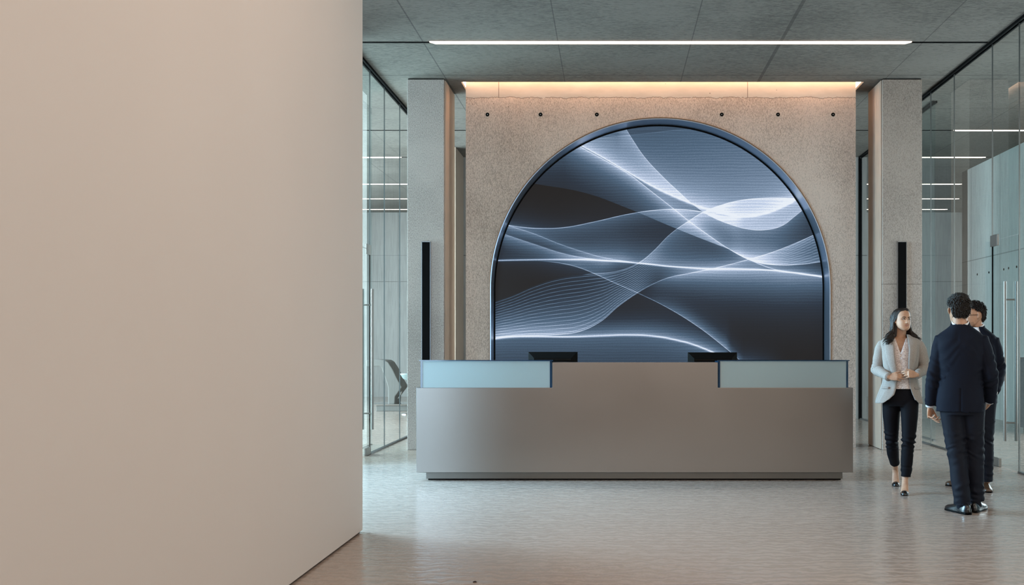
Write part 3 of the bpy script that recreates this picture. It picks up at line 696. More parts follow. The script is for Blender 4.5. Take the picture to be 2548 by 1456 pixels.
# ------------------------------------------------------------------ people
def clothmat(name, c, rough=.8, ns=300, var=.12, bump=.25, spec=.2, aniso=(1, 1, 1), pat=None, sheen=0):
    m = mat(name, c, rough, spec=spec); t = NT(m)
    g_ = t.noise(t.coord(aniso), ns, 3, .6)
    col = t.ramp(g_, [(.35, tuple(x*(1-var) for x in c)), (.65, tuple(x*(1+var) for x in c))])
    if pat:
        k = t.noise(t.coord((1, 1, 2.2)), 55, 3, .7, 1.5)
        col = t.mix(t.ramp(k, [(.50, (0, 0, 0)), (.56, (1, 1, 1))]), col, pat)
    t.t.links.new(col, t.b.inputs['Base Color'])
    t.b.inputs['Sheen Weight'].default_value = sheen
    t.bump(g_, bump, .002); return m
def skinmat(name, c):
    m = mat(name, c, .5, spec=.35); t = NT(m)
    n_ = t.noise(t.coord(), 28, 4, .6)
    t.t.links.new(t.ramp(n_, [(.35, (c[0]*.88, c[1]*.82, c[2]*.80)), (.65, (c[0]*1.08, c[1]*1.05, c[2]*1.02))]), t.b.inputs['Base Color'])
    t.b.inputs['Subsurface Weight'].default_value = .08; t.b.inputs['Subsurface Radius'].default_value = (.01, .004, .002)
    t.b.inputs['Subsurface Scale'].default_value = .5
    t.bump(n_, .1, .001); return m
M['navy'] = clothmat('navy_wool', (.0042, .0066, .015), .8, 500, .2, spec=.16)
M['navy2'] = clothmat('navy_trouser_wool', (.004, .006, .013), .75, 500, .2, spec=.2)
M['blacktr'] = clothmat('black_trouser_cloth', (.0035, .0035, .006), .75, 500, .2, spec=.14)
M['greyj'] = clothmat('light_grey_blazer_cloth', (.33, .30, .275), .85, 260, .22)
M['shirtp'] = clothmat('white_patterned_silk', (.72, .64, .61), .55, 200, .08, pat=(.42, .33, .31))
M['white'] = clothmat('white_shirt_cloth', (.72, .74, .78), .8, 300, .04)
M['skin_w'] = skinmat('skin_light', (.50, .31, .21)); M['skin_m'] = skinmat('skin_tan', (.46, .28, .19))
M['lips'] = mat('lips', (.34, .145, .11), .42)
M['stubble'] = skinmat('skin_with_stubble', (.36, .225, .155))
M['hair'] = clothmat('dark_brown_hair', (.013, .008, .006), .5, 260, .5, .8, spec=.5, aniso=(1, 1, .12))
M['hairm'] = clothmat('black_hair', (.011, .009, .008), .5, 220, .5, .9, spec=.4)
M['eyew'] = mat('eye_white', (.55, .50, .46), .3); M['iris'] = mat('iris_brown', (.03, .018, .012), .2)
M['leather'] = mat('black_polished_leather', (.006, .006, .007), .24, spec=.6)
M['brownleather'] = mat('brown_leather', (.075, .040, .022), .3)
M['button'] = mat('dark_button', (.02, .02, .02), .3)
M['socktan'] = mat('tan_sock', (.33, .17, .10), .8)

def head_pts(T, s, female=False):
    prof = [(.118, .014, -.022, .028), (.112, .036, -.047, .060), (.102, .052, -.064, .079), (.088, .063, -.077, .092), (.07, .070, -.086, .100), (.05, .0745, -.091, .104),
            (.03, .0765, -.093, .105), (.01, .076, -.0925, .102), (-.01, .074, -.092, .096), (-.03, .0725, -.091, .085), (-.05, .0700, -.090, .068), (-.07, .0645, -.0885, .045),
            (-.088, .0555 if female else .059, -.087, .018), (-.102, .040 if female else .047, -.084, -.008), (-.112, .027 if female else .034, -.079, -.030), (-.118, .012, -.070, -.045)]
    zs = np.linspace(.118, -.118, 64); A = np.array(prof)[::-1]
    R = []
    n = 72
    for z in zs:
        w_, f_, b_ = [np.interp(z, A[:, 0], A[:, k]) for k in (1, 2, 3)]
        cy = (f_+b_)/2; hd = (b_-f_)/2; row = []
        for j in range(n):
            th = 2*PI*j/n; sx, cxx = math.sin(th), math.cos(th)
            p_ = .92 if cxx > 0 else 1.0
            x = w_*math.copysign(abs(sx)**p_, sx); y = cy-hd*math.copysign(abs(cxx)**(.85 if cxx > 0 else 1), cxx)
            if cxx > 0.05:
                def ga(x0, z0, sxx, sz): return math.exp(-((x-x0)/sxx)**2-((z-z0)/sz)**2)
                d = 0
                d += .013*(ga(.032, -.002, .016, .011)+ga(-.032, -.002, .016, .011))
                d -= .004*(ga(.03, .020, .022, .008)+ga(-.03, .020, .022, .008))
                d -= .004*(ga(.045, -.03, .018, .02)+ga(-.045, -.03, .018, .02))*.8
                if -.052 < z < .016:
                    k = (.016-z)/.056; am = .005+.019*k**1.3
                    if z < -.040: am *= max(0, 1-((-.040-z)/.012)**2)
                    d -= am*math.exp(-(x/(.0075+.0065*k))**2)
                d -= .006*ga(.010, -.040, .006, .006)+.006*ga(-.010, -.040, .006, .006)
                d -= .0035*ga(0, -.0605, .017, .0045)+.0042*ga(0, -.0715, .014, .005)
                d += .0035*ga(0, -.0660, .020, .0020)
                d += .003*ga(0, -.084, .02, .005)
                d -= .006*ga(0, -.101, .016, .011)
                y += d
            row.append(T @ Vector((x*s, y*s, z*s)))
        R.append(row)
    return R
def add_head(g, T, s, female=False):
    g.rings(head_pts(T, s, female))
    for sg in (-1, 1):
        g.tube([T @ (Vector(p)*s) for p in ((sg*.077, .012, .024), (sg*.087, .018, .008), (sg*.084, .011, -.013), (sg*.076, .003, -.030))], [(.006*s, .013*s), (.007*s, .017*s), (.006*s, .012*s), (.005*s, .007*s)], 12,
               flat=(T.to_3x3() @ Vector((1, 0, 0))))
def face_parts(root, T, s, skin, look=(0, 0), brow=.0030):
    R3 = T.to_3x3()
    for sg in (-1, 1):
        c_ = T @ (Vector((sg*.0315, -.0835, -.001))*s)
        g = G(); n = 16
        def ell(c0, a, b, c3, g=g):
            rows = []
            for i in range(1, 10):
                ph = PI*i/10
                rows.append([c0+R3 @ Vector((a*s*math.sin(ph)*math.cos(2*PI*j/n), b*s*math.sin(ph)*math.sin(2*PI*j/n), c3*s*math.cos(ph))) for j in range(n)])
            g.rings(rows)
        ell(c_, .0135, .0062, .0052)
        e = g.build('eye', M['eyew'], root, smooth=True)
        g2 = G(); ell(c_+R3 @ Vector((look[0]*s, -.0038*s, look[1]*s)), .0054, .0032, .0050, g2); g2.build('iris', M['iris'], e, smooth=True)
        g3 = G().tube([T @ (Vector((sg*x, y, z))*s) for x, y, z in ((.0165, -.0925, -.001), (.024, -.0925, .0055), (.034, -.0905, .0062), (.0475, -.083, .001))], [.0012*s, .0018*s, .0018*s, .0010*s], 6)
        g3.build('eyelid', M['iris'], root, smooth=True)
        g4 = G().tube([T @ (Vector((sg*x, y, z))*s) for x, y, z in ((.013, -.0965, .0155), (.024, -.0975, .0200), (.037, -.0945, .0225), (.051, -.083, .0165))], [(.0030*s, brow*s), (.0030*s, brow*s*1.1), (.0028*s, brow*s*.9), (.0014*s, .0012*s)], 8)
        g4.build('eyebrow', M['hairm'], root, smooth=True)

def hand(g, wr, d, n_, lat, size=1.0, curl=(25, 30, 20), spread=.05, thumb=(.55, .75, .35), fc=None):
    """wr wrist, d towards the fingers, n_ the way the palm faces, lat towards the thumb"""
    d = Vector(d).normalized(); n_ = Vector(n_); n_ = (n_-d*n_.dot(d)).normalized(); l0 = Vector(lat); lat = d.cross(n_)
    if lat.dot(l0) < 0: lat = -lat
    wr = Vector(wr); z = size
    g.tube([wr-d*.012*z, wr+d*.004*z, wr+d*.032*z, wr+d*.065*z, wr+d*.090*z], [(.022*z, .018*z), (.025*z, .018*z), (.036*z, .017*z), (.041*z, .0145*z), (.039*z, .011*z)], 18, flat=lat)
    L = ((.044, .026, .022), (.048, .031, .023), (.045, .029, .022), (.036, .021, .019))
    for i in range(4):
        o = (.030-.020*i)*z; base = wr+d*(.083-(.006 if i == 3 else 0)-(.002 if i == 0 else 0))*z+lat*o
        q = [base-d*.018*z]; p = base; a = 0; q.append(p)
        cu = fc[i] if fc else curl
        dirl = (d+lat*spread*(1.5-i)*1.0).normalized()
        for k in range(3):
            a += math.radians(cu[k]+i*3)
            dd = (dirl*math.cos(a)+n_*math.sin(a)).normalized(); p = p+dd*L[i][k]*z; q.append(p)
        r0 = (.0086 if i < 3 else .0074)*z
        g.tube(q, [r0, r0, r0*.98, r0*.9, r0*.76], 10, flat=lat)
    tb = wr+d*.022*z+lat*.022*z+n_*.004*z; td = (lat*thumb[0]+d*thumb[1]+n_*thumb[2]).normalized()
    t2 = (td+d*.35+n_*.15).normalized(); t3 = (t2+d*.2+n_*.12-lat*.12).normalized()
    g.tube([tb-td*.012*z, tb, tb+td*.040*z, tb+td*.040*z+t2*.032*z, tb+td*.040*z+t2*.032*z+t3*.024*z], [.013*z, .014*z, .0112*z, .0098*z, .0075*z], 12)

class Torso:
    """cloth surface around the trunk: rows of (z, half width, half depth, centre x, centre y)"""
    def __init__(s, rows, yaw=0, p=.86): s.A = np.array(sorted(rows)); s.yaw = yaw; s.p = p
    def at(s, z): return [float(np.interp(z, s.A[:, 0], s.A[:, k])) for k in (1, 2, 3, 4)]
    def pt(s, th, z, off=0):
        hw, hd, cx, cy = s.at(z); a, b = math.sin(th), math.cos(th)
        x = (hw+off)*math.copysign(abs(a)**s.p, a); y = -(hd+off)*math.copysign(abs(b)**s.p, b)
        c, q = math.cos(s.yaw), math.sin(s.yaw)
        return Vector((cx+x*c-y*q, cy+x*q+y*c, z))
    def th(s, x, z):
        hw, hd, cx, cy = s.at(z); k = max(-1, min(1, (x-cx)/hw)); return math.asin(math.copysign(abs(k)**(1/s.p), k))
    def rings(s, n=48, zs=None, off=0):
        zs = zs if zs is not None else np.linspace(s.A[0, 0], s.A[-1, 0], 40)
        return [[s.pt(2*PI*j/n, z, off) for j in range(n)] for z in zs]
    def patch(s, g, rows, nt, off):
        """rows: list of (z or function of fraction, th0, th1)"""
        R = []
        for z, a, b in rows:
            row = []
            for j in range(nt+1):
                f = j/nt; zz = z(f) if callable(z) else z; o = off(f, zz) if callable(off) else off
                row.append(s.pt(a+(b-a)*f, zz, o))
            R.append(row)
        g.rings(R, caps=False, closed=False); return g
def folds(amp, fr, bands=(), sub=None):
    """cloth folds: soft noise plus wrinkle bands [(centre, axis, half length, wavelength, amplitude)]"""
    def f(co, no):
        d = amp*noise.noise(Vector((co.x*fr[0], co.y*fr[1], co.z*fr[2])))
        for c, ax, hl, wl, am in bands:
            v_ = co-Vector(c); t_ = v_.dot(Vector(ax)); r_ = (v_-Vector(ax)*t_).length
            if abs(t_) < hl and r_ < .12:
                d += am*math.sin(2*PI*t_/wl+4*noise.noise(co*9))*(1-(t_/hl)**2)*max(0, noise.noise(co*14+Vector((3, 1, 2)))*1.2+.45)
        if sub: d += sub(co, no)
        return d
    return f
def shoe(g, heel, d, L, w_=1.0, base=0.0, rows=None):
    d = Vector(d).normalized(); l_ = Vector((-d.y, d.x, 0)); heel = Vector(heel)
    rows = rows or [(0, .018, .045, 0), (.04, .030, .065, 0), (.15, .036, .078, 0), (.3, .036, .082, 0), (.45, .038, .070, 0), (.6, .044, .052, 0), (.75, .046, .041, 0), (.88, .040, .034, 0), (.96, .028, .026, 0), (1, .012, .016, 0)]
    R = []
    for t_, hw, h_, b in rows:
        c_ = heel+d*L*t_; row = []
        for j in range(20):
            a = 2*PI*j/20; y = math.sin(a); x = math.cos(a)
            if y < 0: zz = b+base+.0; x = math.copysign(abs(x)**.5, x)
            else: zz = b+base+h_*(y**.8); x *= .92 if y > .5 else 1
            zz = b+base+(h_*(max(0, y)**.8))+(.006 if y < 0 else .006)-(.006 if y < -.3 else 0)
            row.append(c_+l_*hw*w_*x+Vector((0, 0, zz)))
        R.append(row)
    g.rings(R)
def sole(g, heel, d, L, w_=1.0, z0=0, z1=.012, rows=None):
    d = Vector(d).normalized(); l_ = Vector((-d.y, d.x, 0)); heel = Vector(heel)
    rows = rows or [(0, .020), (.04, .032), (.15, .037), (.4, .038), (.6, .046), (.75, .048), (.88, .042), (.96, .030), (1.005, .014)]
    a = [heel+d*L*t_+l_*h_*w_ for t_, h_ in rows]; b = [heel+d*L*t_-l_*h_*w_ for t_, h_ in rows][::-1]
    pts = a+b
    g.rings([[p+Vector((0, 0, z0)) for p in pts], [p+Vector((0, 0, z1)) for p in pts]])

def person(px, py_ground, Y, label, group=None):
    x = (px-VX)/F*Y; r = empty('person', (x, Y, 0), label, 'person', group)
    a = math.atan2(x, Y); r.rotation_euler = (0, 0, -a); LOCAL.add(r.name); return r
def frame(c, yaw, pitch=0, roll=0):
    return Matrix.Translation(Vector(c)) @ Matrix.Rotation(yaw, 4, 'Z') @ Matrix.Rotation(pitch, 4, 'X') @ Matrix.Rotation(roll, 4, 'Y')
def scalp(u_, v_, s, k=1.0, lift=.0):
    """point on the skull: u_ azimuth from the back, v_ 0 crown .. 1 ear level"""
    ph = v_*PI*.5; w_, f_, b_ = .0775, .095, .106
    x = w_*math.sin(u_)*math.sin(ph); y = (b_ if math.cos(u_) > 0 else f_)*math.cos(u_)*math.sin(ph); z = .02+.10*math.cos(ph)
    return Vector((x, y, z))*(1+lift)*s*k
def paint_face(o, T, s, lipmat, extra=None):
    me = o.data; me.materials.append(lipmat); Ti = T.inverted()
    for p in me.polygons:
        c_ = (Ti @ p.center)/s
        if c_.y < -.080 and ((c_.x/.0215)**2+((c_.z+.0662)/.0082)**2) < 1: p.material_index = 1
    if extra:
        me.materials.append(extra[0])
        for p in me.polygons:
            c_ = (Ti @ p.center)/s
            if p.material_index == 0 and extra[1](c_): p.material_index = 2

# ---- the woman walking towards the camera
wo = person(2240, 1222, 9.07, 'woman with long dark hair in light grey blazer and black trousers, walking beside the desk')
T = frame((.018, .0, 1.606), math.radians(30), math.radians(-7), math.radians(2)); s = .90
g = G(); add_head(g, T, s, True)
g.tube([(.012, .02, 1.60), (.008, .025, 1.53), (.0, .03, 1.46), (.0, .03, 1.40)], [.050, .049, .052, .075], 24)
body = Torso([(.90, .145, .105, 0, 0), (1.0, .135, .09, 0, 0), (1.1, .12, .085, 0, 0), (1.25, .145, .10, 0, 0), (1.36, .15, .09, 0, 0), (1.405, .14, .075, 0, .01), (1.43, .09, .06, 0, .015), (1.445, .06, .05, 0, .02)])
g.rings(body.rings(40))
sR, eR, wR = (-.165, 0, 1.385), (-.212, .045, 1.14), (-.105, -.165, 1.078)
sL, eL, wL = (.170, 0, 1.38), (.218, .05, 1.15), (.150, -.155, 1.10)
for a, b, c_ in ((sR, eR, wR), (sL, eL, wL)): g.tube([Vector(a)+Vector((0, 0, -.03)), b, c_], [.030, .030, .023], 14)
hR, kR, aR = (-.075, 0, .90), (-.072, .06, .47), (-.048, .395, .165)
hL, kL, aL = (.075, 0, .90), (.070, -.085, .47), (.044, -.115, .135)
g.tube([hR, kR, (-.06, .25, .30), aR], [.07, .036, .038, .030], 16); g.tube([hL, kL, (.058, -.08, .30), aL], [.07, .036, .038, .030], 16)
# feet in the pumps
dF = Vector((.03, -1, 0)).normalized()
def wfoot(g, heel, toe, hz, ank):
    heel, toe = Vector(heel), Vector(toe); mid = heel.lerp(toe, .38)
    g.tube([ank, heel+Vector((0, 0, hz+.045)), heel+Vector((0, 0, hz+.02))], [.028, .027, .020], 14)
    g.tube([Vector(ank), mid+Vector((0, 0, hz*.62+.032)), heel.lerp(toe, .66)+Vector((0, 0, .024)), heel.lerp(toe, .9)+Vector((0, 0, .018))], [(.028, .027), (.031, .024), (.037, .016), (.028, .011)], 16, flat=(1, 0, 0))
hlL, toL = (.046, -.075, 0), (.036, -.300, 0); hlR, toR = (-.052, .465, 0), (-.036, .275, 0)
wfoot(g, hlL, toL, .070, aL); wfoot(g, hlR, toR, .135, aR)
hand(g, wR, (.93, -.22, .02), (.05, .9, -.25), (0, -.1, 1), .90, fc=[(28, 28, 15), (24, 25, 15), (22, 24, 15), (22, 25, 15)], thumb=(.5, .85, .25))
hand(g, wL, (-.88, -.42, .10), (-.1, .9, -.3), (0, -.1, 1), .90, fc=[(30, 30, 20), (34, 34, 20), (38, 30, 20), (40, 34, 20)], thumb=(.5, .85, .3))
o = g.union('body', M['skin_w'], wo, .0036, 2); paint_face(o, T, s, M['lips'])
face_parts(wo, T, s, M['skin_w'], look=(.0018, .0006))
# trousers
g = G(); pelvis = Torso([(.80, .135, .105, 0, .01), (.86, .165, .12, 0, .01), (.93, .158, .115, 0, .005), (1.01, .132, .10, 0, 0)])
g.rings(pelvis.rings(40))
g.tube([(-.078, .01, .90), (-.082, .03, .70), (-.078, .06, .48), (-.066, .21, .33), (-.052, .335, .222)], [.088, .078, .060, .055, .047], 24, round_ends=False)
g.tube([(.078, 0, .90), (.082, -.05, .70), (.074, -.09, .48), (.060, -.10, .32), (.050, -.112, .150)], [.088, .078, .060, .054, .047], 24, round_ends=False)
g.union('trousers', M['blacktr'], wo, .0065, 3, disp=folds(.006, (7, 7, 5), [(kR, (0, 0, 1), .12, .05, .012), (kL, (0, 0, 1), .12, .05, .012), ((.05, -.11, .2), (0, 0, 1), .07, .06, .006)]), label='black cropped trousers')
# patterned blouse with V neck
W = Torso([(.83, .215, .150, -.01, 0), (.90, .198, .142, -.008, 0), (1.0, .168, .122, 0, 0), (1.07, .150, .112, .004, 0), (1.15, .152, .116, .004, 0), (1.25, .166, .128, .003, 0), (1.33, .175, .122, .003, 0), (1.38, .186, .112, .003, 0), (1.41, .185, .100, .003, .005), (1.432, .150, .090, .003, .01), (1.452, .100, .080, .002, .015), (1.475, .068, .068, 0, .02)])
sh = Torso([(.965, .150, .118, .01, 0), (1.0, .146, .112, .01, 0), (1.07, .138, .104, .005, 0), (1.15, .138, .106, .005, 0), (1.25, .152, .117, .003, 0), (1.33, .160, .112, .003, 0), (1.38, .165, .100, .003, 0), (1.41, .150, .088, .003, .005), (1.432, .115, .078, .003, .01), (1.452, .080, .068, .002, .015), (1.475, .060, .060, 0, .02)])
g = G(); rows = []
for z in np.linspace(.965, 1.468, 44):
    k = max(0, (z-1.295)/.175); a = sh.th(.003+.058*k, z) if k > 0 else -.03
    if z > 1.44: a = max(a, .9)
    rows.append((float(z), a, 2*PI-a))
sh.patch(g, rows, 72, lambda f, z: .004*noise.noise(Vector((math.cos(f*2*PI)*6, math.sin(f*2*PI)*6, z*55)))+.005*noise.noise(Vector((math.cos(f*2*PI)*3+z*5, math.sin(f*2*PI)*8+z*12, z*22))))
g.build('blouse', M['shirtp'], wo, smooth=True, solid=.003, label='white patterned V-neck blouse')
# blazer
eLx = [(.83, -.105), (.86, -.085), (.90, -.055), (.97, -.035), (1.04, -.028), (1.15, -.034), (1.25, -.046), (1.33, -.052), (1.40, -.054), (1.475, -.052)]
eRx = [(.83, .135), (.86, .125), (.90, .112), (.97, .092), (1.04, .082), (1.15, .072), (1.25, .074), (1.33, .078), (1.40, .070), (1.475, .056)]
def ed(tab, z): return float(np.interp(z, [a for a, b in tab], [b for a, b in tab]))
g = G(); rows = []
for z in np.linspace(.83, 1.472, 50):
    def zf(f, z=float(z)):
        k = max(0, (.93-z)/.10); e_ = min(f, 1-f); return z+.035*k*math.exp(-(e_/.035)**2)-.012*k*(1-abs(2*f-1))
    rows.append((zf, W.th(ed(eRx, z), z), 2*PI+W.th(ed(eLx, z), z)))
W.patch(g, rows, 90, lambda f, z: .005*noise.noise(Vector((math.sin(f*6.28)*4, math.cos(f*6.28)*4, z*6)))+.003*noise.noise(Vector((f*26, z*9, 1))))
for a, b, c_, sg in ((sR, eR, wR, -1), (sL, eL, wL, 1)):
    a, b, c_ = Vector(a), Vector(b), Vector(c_); n_ = 30; pts, rad = [], []
    path = [(a+Vector((-sg*.03, 0, .004)), .030), (a+Vector((-sg*.006, 0, -.006)), .050), (a.lerp(b, .2), .054), (a.lerp(b, .5), .055), (a.lerp(b, .85), .050), (b+Vector((sg*.006, .006, -.004)), .052), (b.lerp(c_, .2), .049), (b.lerp(c_, .55), .042), (b.lerp(c_, .92), .036), (b.lerp(c_, 1.03), .037)]
    P_ = [p for p, _ in path]; Rr = [r_ for _, r_ in path]
    acc = [0]
    for i in range(1, len(P_)): acc.append(acc[-1]+(P_[i]-P_[i-1]).length)
    for q_ in np.linspace(0, acc[-1], 60):
        p = Vector([float(np.interp(q_, acc, [v_[k] for v_ in P_])) for k in range(3)]); r_ = float(np.interp(q_, acc, Rr))
        el = (p-b).length; r_ += .0028*math.sin(q_/.034*2*PI)*math.exp(-(el/.08)**2)+.0012*math.sin(q_*70+2)
        pts.append(p); rad.append(r_)
    # smooth the elbow
    for _ in range(3): pts = [pts[0]]+[(pts[i-1]+pts[i]*2+pts[i+1])/4 for i in range(1, len(pts)-1)]+[pts[-1]]
    g.tube(pts, rad, 26, round_ends=False)
jk = g.build('blazer', M['greyj'], wo, smooth=True, solid=.005, label='light grey open blazer')
for tab, sg, nm in ((eRx, 1, 0), (eLx, -1, 0)):
    g = G(); rows = []
    for z in np.linspace(1.03, 1.47, 30):
        z = float(z); wd = .012+.058*math.sin(min(1, (z-1.03)/.30)*PI/2) if z < 1.36 else .070
        th0 = W.th(ed(tab, z), z)-sg*.02; rows.append((z, th0, th0+sg*wd/.125))
    W.patch(g, rows, 8, lambda f, z: .010+.004*math.sin(f*PI))
    g.build('lapel', M['greyj'], jk, smooth=True, solid=.004)
for sg, x in ((-1, -.135), (1, .155)):
    z = .965; th = W.th(x, z); g = G(); W.patch(g, [(z, th-.28, th+.28), (z+.018, th-.28, th+.28)], 6, .008); g.build('pocket_flap', M['greyj'], jk, smooth=True, solid=.004)
for k in range(3):
    c_ = Vector(eR).lerp(Vector(wR), .70+.07*k)+Vector((.004, -.036, -.028)); G().cyl(c_, c_+Vector((0, -.004, -.002)), .006, 10).build('cuff_button', M['button'], jk)
# hair
g = G(); R3 = T.to_3x3()
capr = [(.131, .020, -.030, .035), (.124, .050, -.062, .078), (.108, .073, -.080, .106), (.088, .084, -.076, .120), (.066, .088, -.040, .126), (.04, .089, -.012, .126), (.0, .088, .010, .122), (-.04, .086, .018, .112), (-.09, .085, .020, .105), (-.14, .088, .024, .105), (-.19, .090, .036, .100), (-.225, .070, .05, .09)]
Rr = []
for z, w_, f_, b_ in capr:
    Rr.append([T @ (Vector((.935*w_*math.sin(2*PI*j/40), ((f_+b_)/2-(b_-f_)/2*math.cos(2*PI*j/40))*.96+.002, z*.965))*s) for j in range(40)])
g.rings(Rr)
g1 = G(); g1.v = list(g.v); g1.f = list(g.f)
rnd = random.Random(3); CA = np.array(capr)[::-1]
for k in range(900):
    u_ = rnd.uniform(-3.05, 3.05); v_ = rnd.uniform(.02, 1.0)
    if abs(u_) > 1.9 and v_ > .42: continue
    z_ = .035+.092*(1-v_); w_, f_, b_ = [float(np.interp(z_, CA[:, 0], CA[:, c])) for c in (1, 2, 3)]
    p0 = Vector((w_*.95*math.sin(u_), (f_+b_)/2+(b_-f_)/2*.98*math.cos(u_), z_*.985)); side = math.copysign(1, u_) if abs(u_) > .15 else rnd.choice((-1, 1))
    au = min(abs(u_), 1.75)
    z1 = -.02; p1 = Vector((side*(.091+.006*rnd.random())*math.sin(au)**.7, .03+.095*math.cos(au), z1+rnd.uniform(-.02, .02)))
    L = rnd.uniform(.17, .25); sw = 1.0+.25*rnd.random(); ph = rnd.uniform(0, 6.28)
    p2 = Vector((p1.x*1.04+side*.004, p1.y+.004, z1-L*.45)); p3 = Vector((p1.x*1.18+side*.040*rnd.random()+.014*math.sin(ph), p1.y*.9+.012*math.cos(ph), z1-L*.78)); p4 = Vector((p1.x*1.22+side*.065*rnd.random()+.022*math.sin(ph+1.6), p1.y*.85+.02*math.cos(ph+1.6), z1-L))
    pm = (p0+p1)/2; pm = pm*(1.09+.03*rnd.random()) if p0.z > .05 else pm*1.03
    pts = [p0, pm, p1, p2, p3, p4]; out_ = []
    for i in range(len(pts)-1):
        for q_ in range(3):
            f = q_/3; a0 = pts[max(0, i-1)]; a1 = pts[i]; a2 = pts[i+1]; a3 = pts[min(len(pts)-1, i+2)]
            out_.append(.5*((2*a1)+(a2-a0)*f+(2*a0-5*a1+4*a2-a3)*f*f+(3*a1-a0-3*a2+a3)*f**3))
    out_.append(pts[-1]); m_ = len(out_)
    out_ = [p+Vector((.0085*math.sin(i*1.0+ph), .0085*math.cos(i*1.0+ph), 0))*(i/m_) for i, p in enumerate(out_)]
    # hair hangs with gravity: head tilt fades towards the tips
    sh_ = Vector((.030, -.055, 0)) if side > 0 else Vector((-.006, -.035, 0))
    g1.tube([T @ (p*s)+sh_*max(0, (i-m_*.35)/(m_*.65))**1.3 for i, p in enumerate(out_)], [(.0028+.0024*math.sin(PI*min(1, (i+1)/m_)))*(1 if i < m_-3 else (m_-i)/4) for i in range(m_)], 5, round_ends=False)
g1.build('hair', M['hair'], wo, smooth=True, label='long wavy dark brown hair')
# pumps
pr = [(0, .016, .040, .070), (.06, .026, .046, .070), (.18, .029, .034, .064), (.35, .029, .022, .042), (.52, .033, .020, .016), (.64, .037, .022, .003), (.72, .038, .036, .002), (.84, .034, .033, .002), (.94, .024, .024, .002), (1, .010, .012, .002)]
for heel, toe, lift in ((hlL, toL, 0), (hlR, toR, .065)):
    heel, toe = Vector(heel), Vector(toe); rows = [(a, b, c_, d_+lift*max(0, 1-a/.66)) for a, b, c_, d_ in pr]
    g = G(); shoe(g, heel, toe-heel, (toe-heel).length, 1.0, 0, rows)
    sp_ = g.build('pump', M['leather'], wo, smooth=True, label='black high-heeled pump')
    G().tube([heel+(toe-heel).normalized()*.018+Vector((0, 0, .072+lift)), heel+(toe-heel).normalized()*(.012-.02*(lift > 0))+Vector((0, 0, .003+lift*.9))], [.016, .005], 10, round_ends=False).build('heel', M['leather'], sp_, smooth=True)

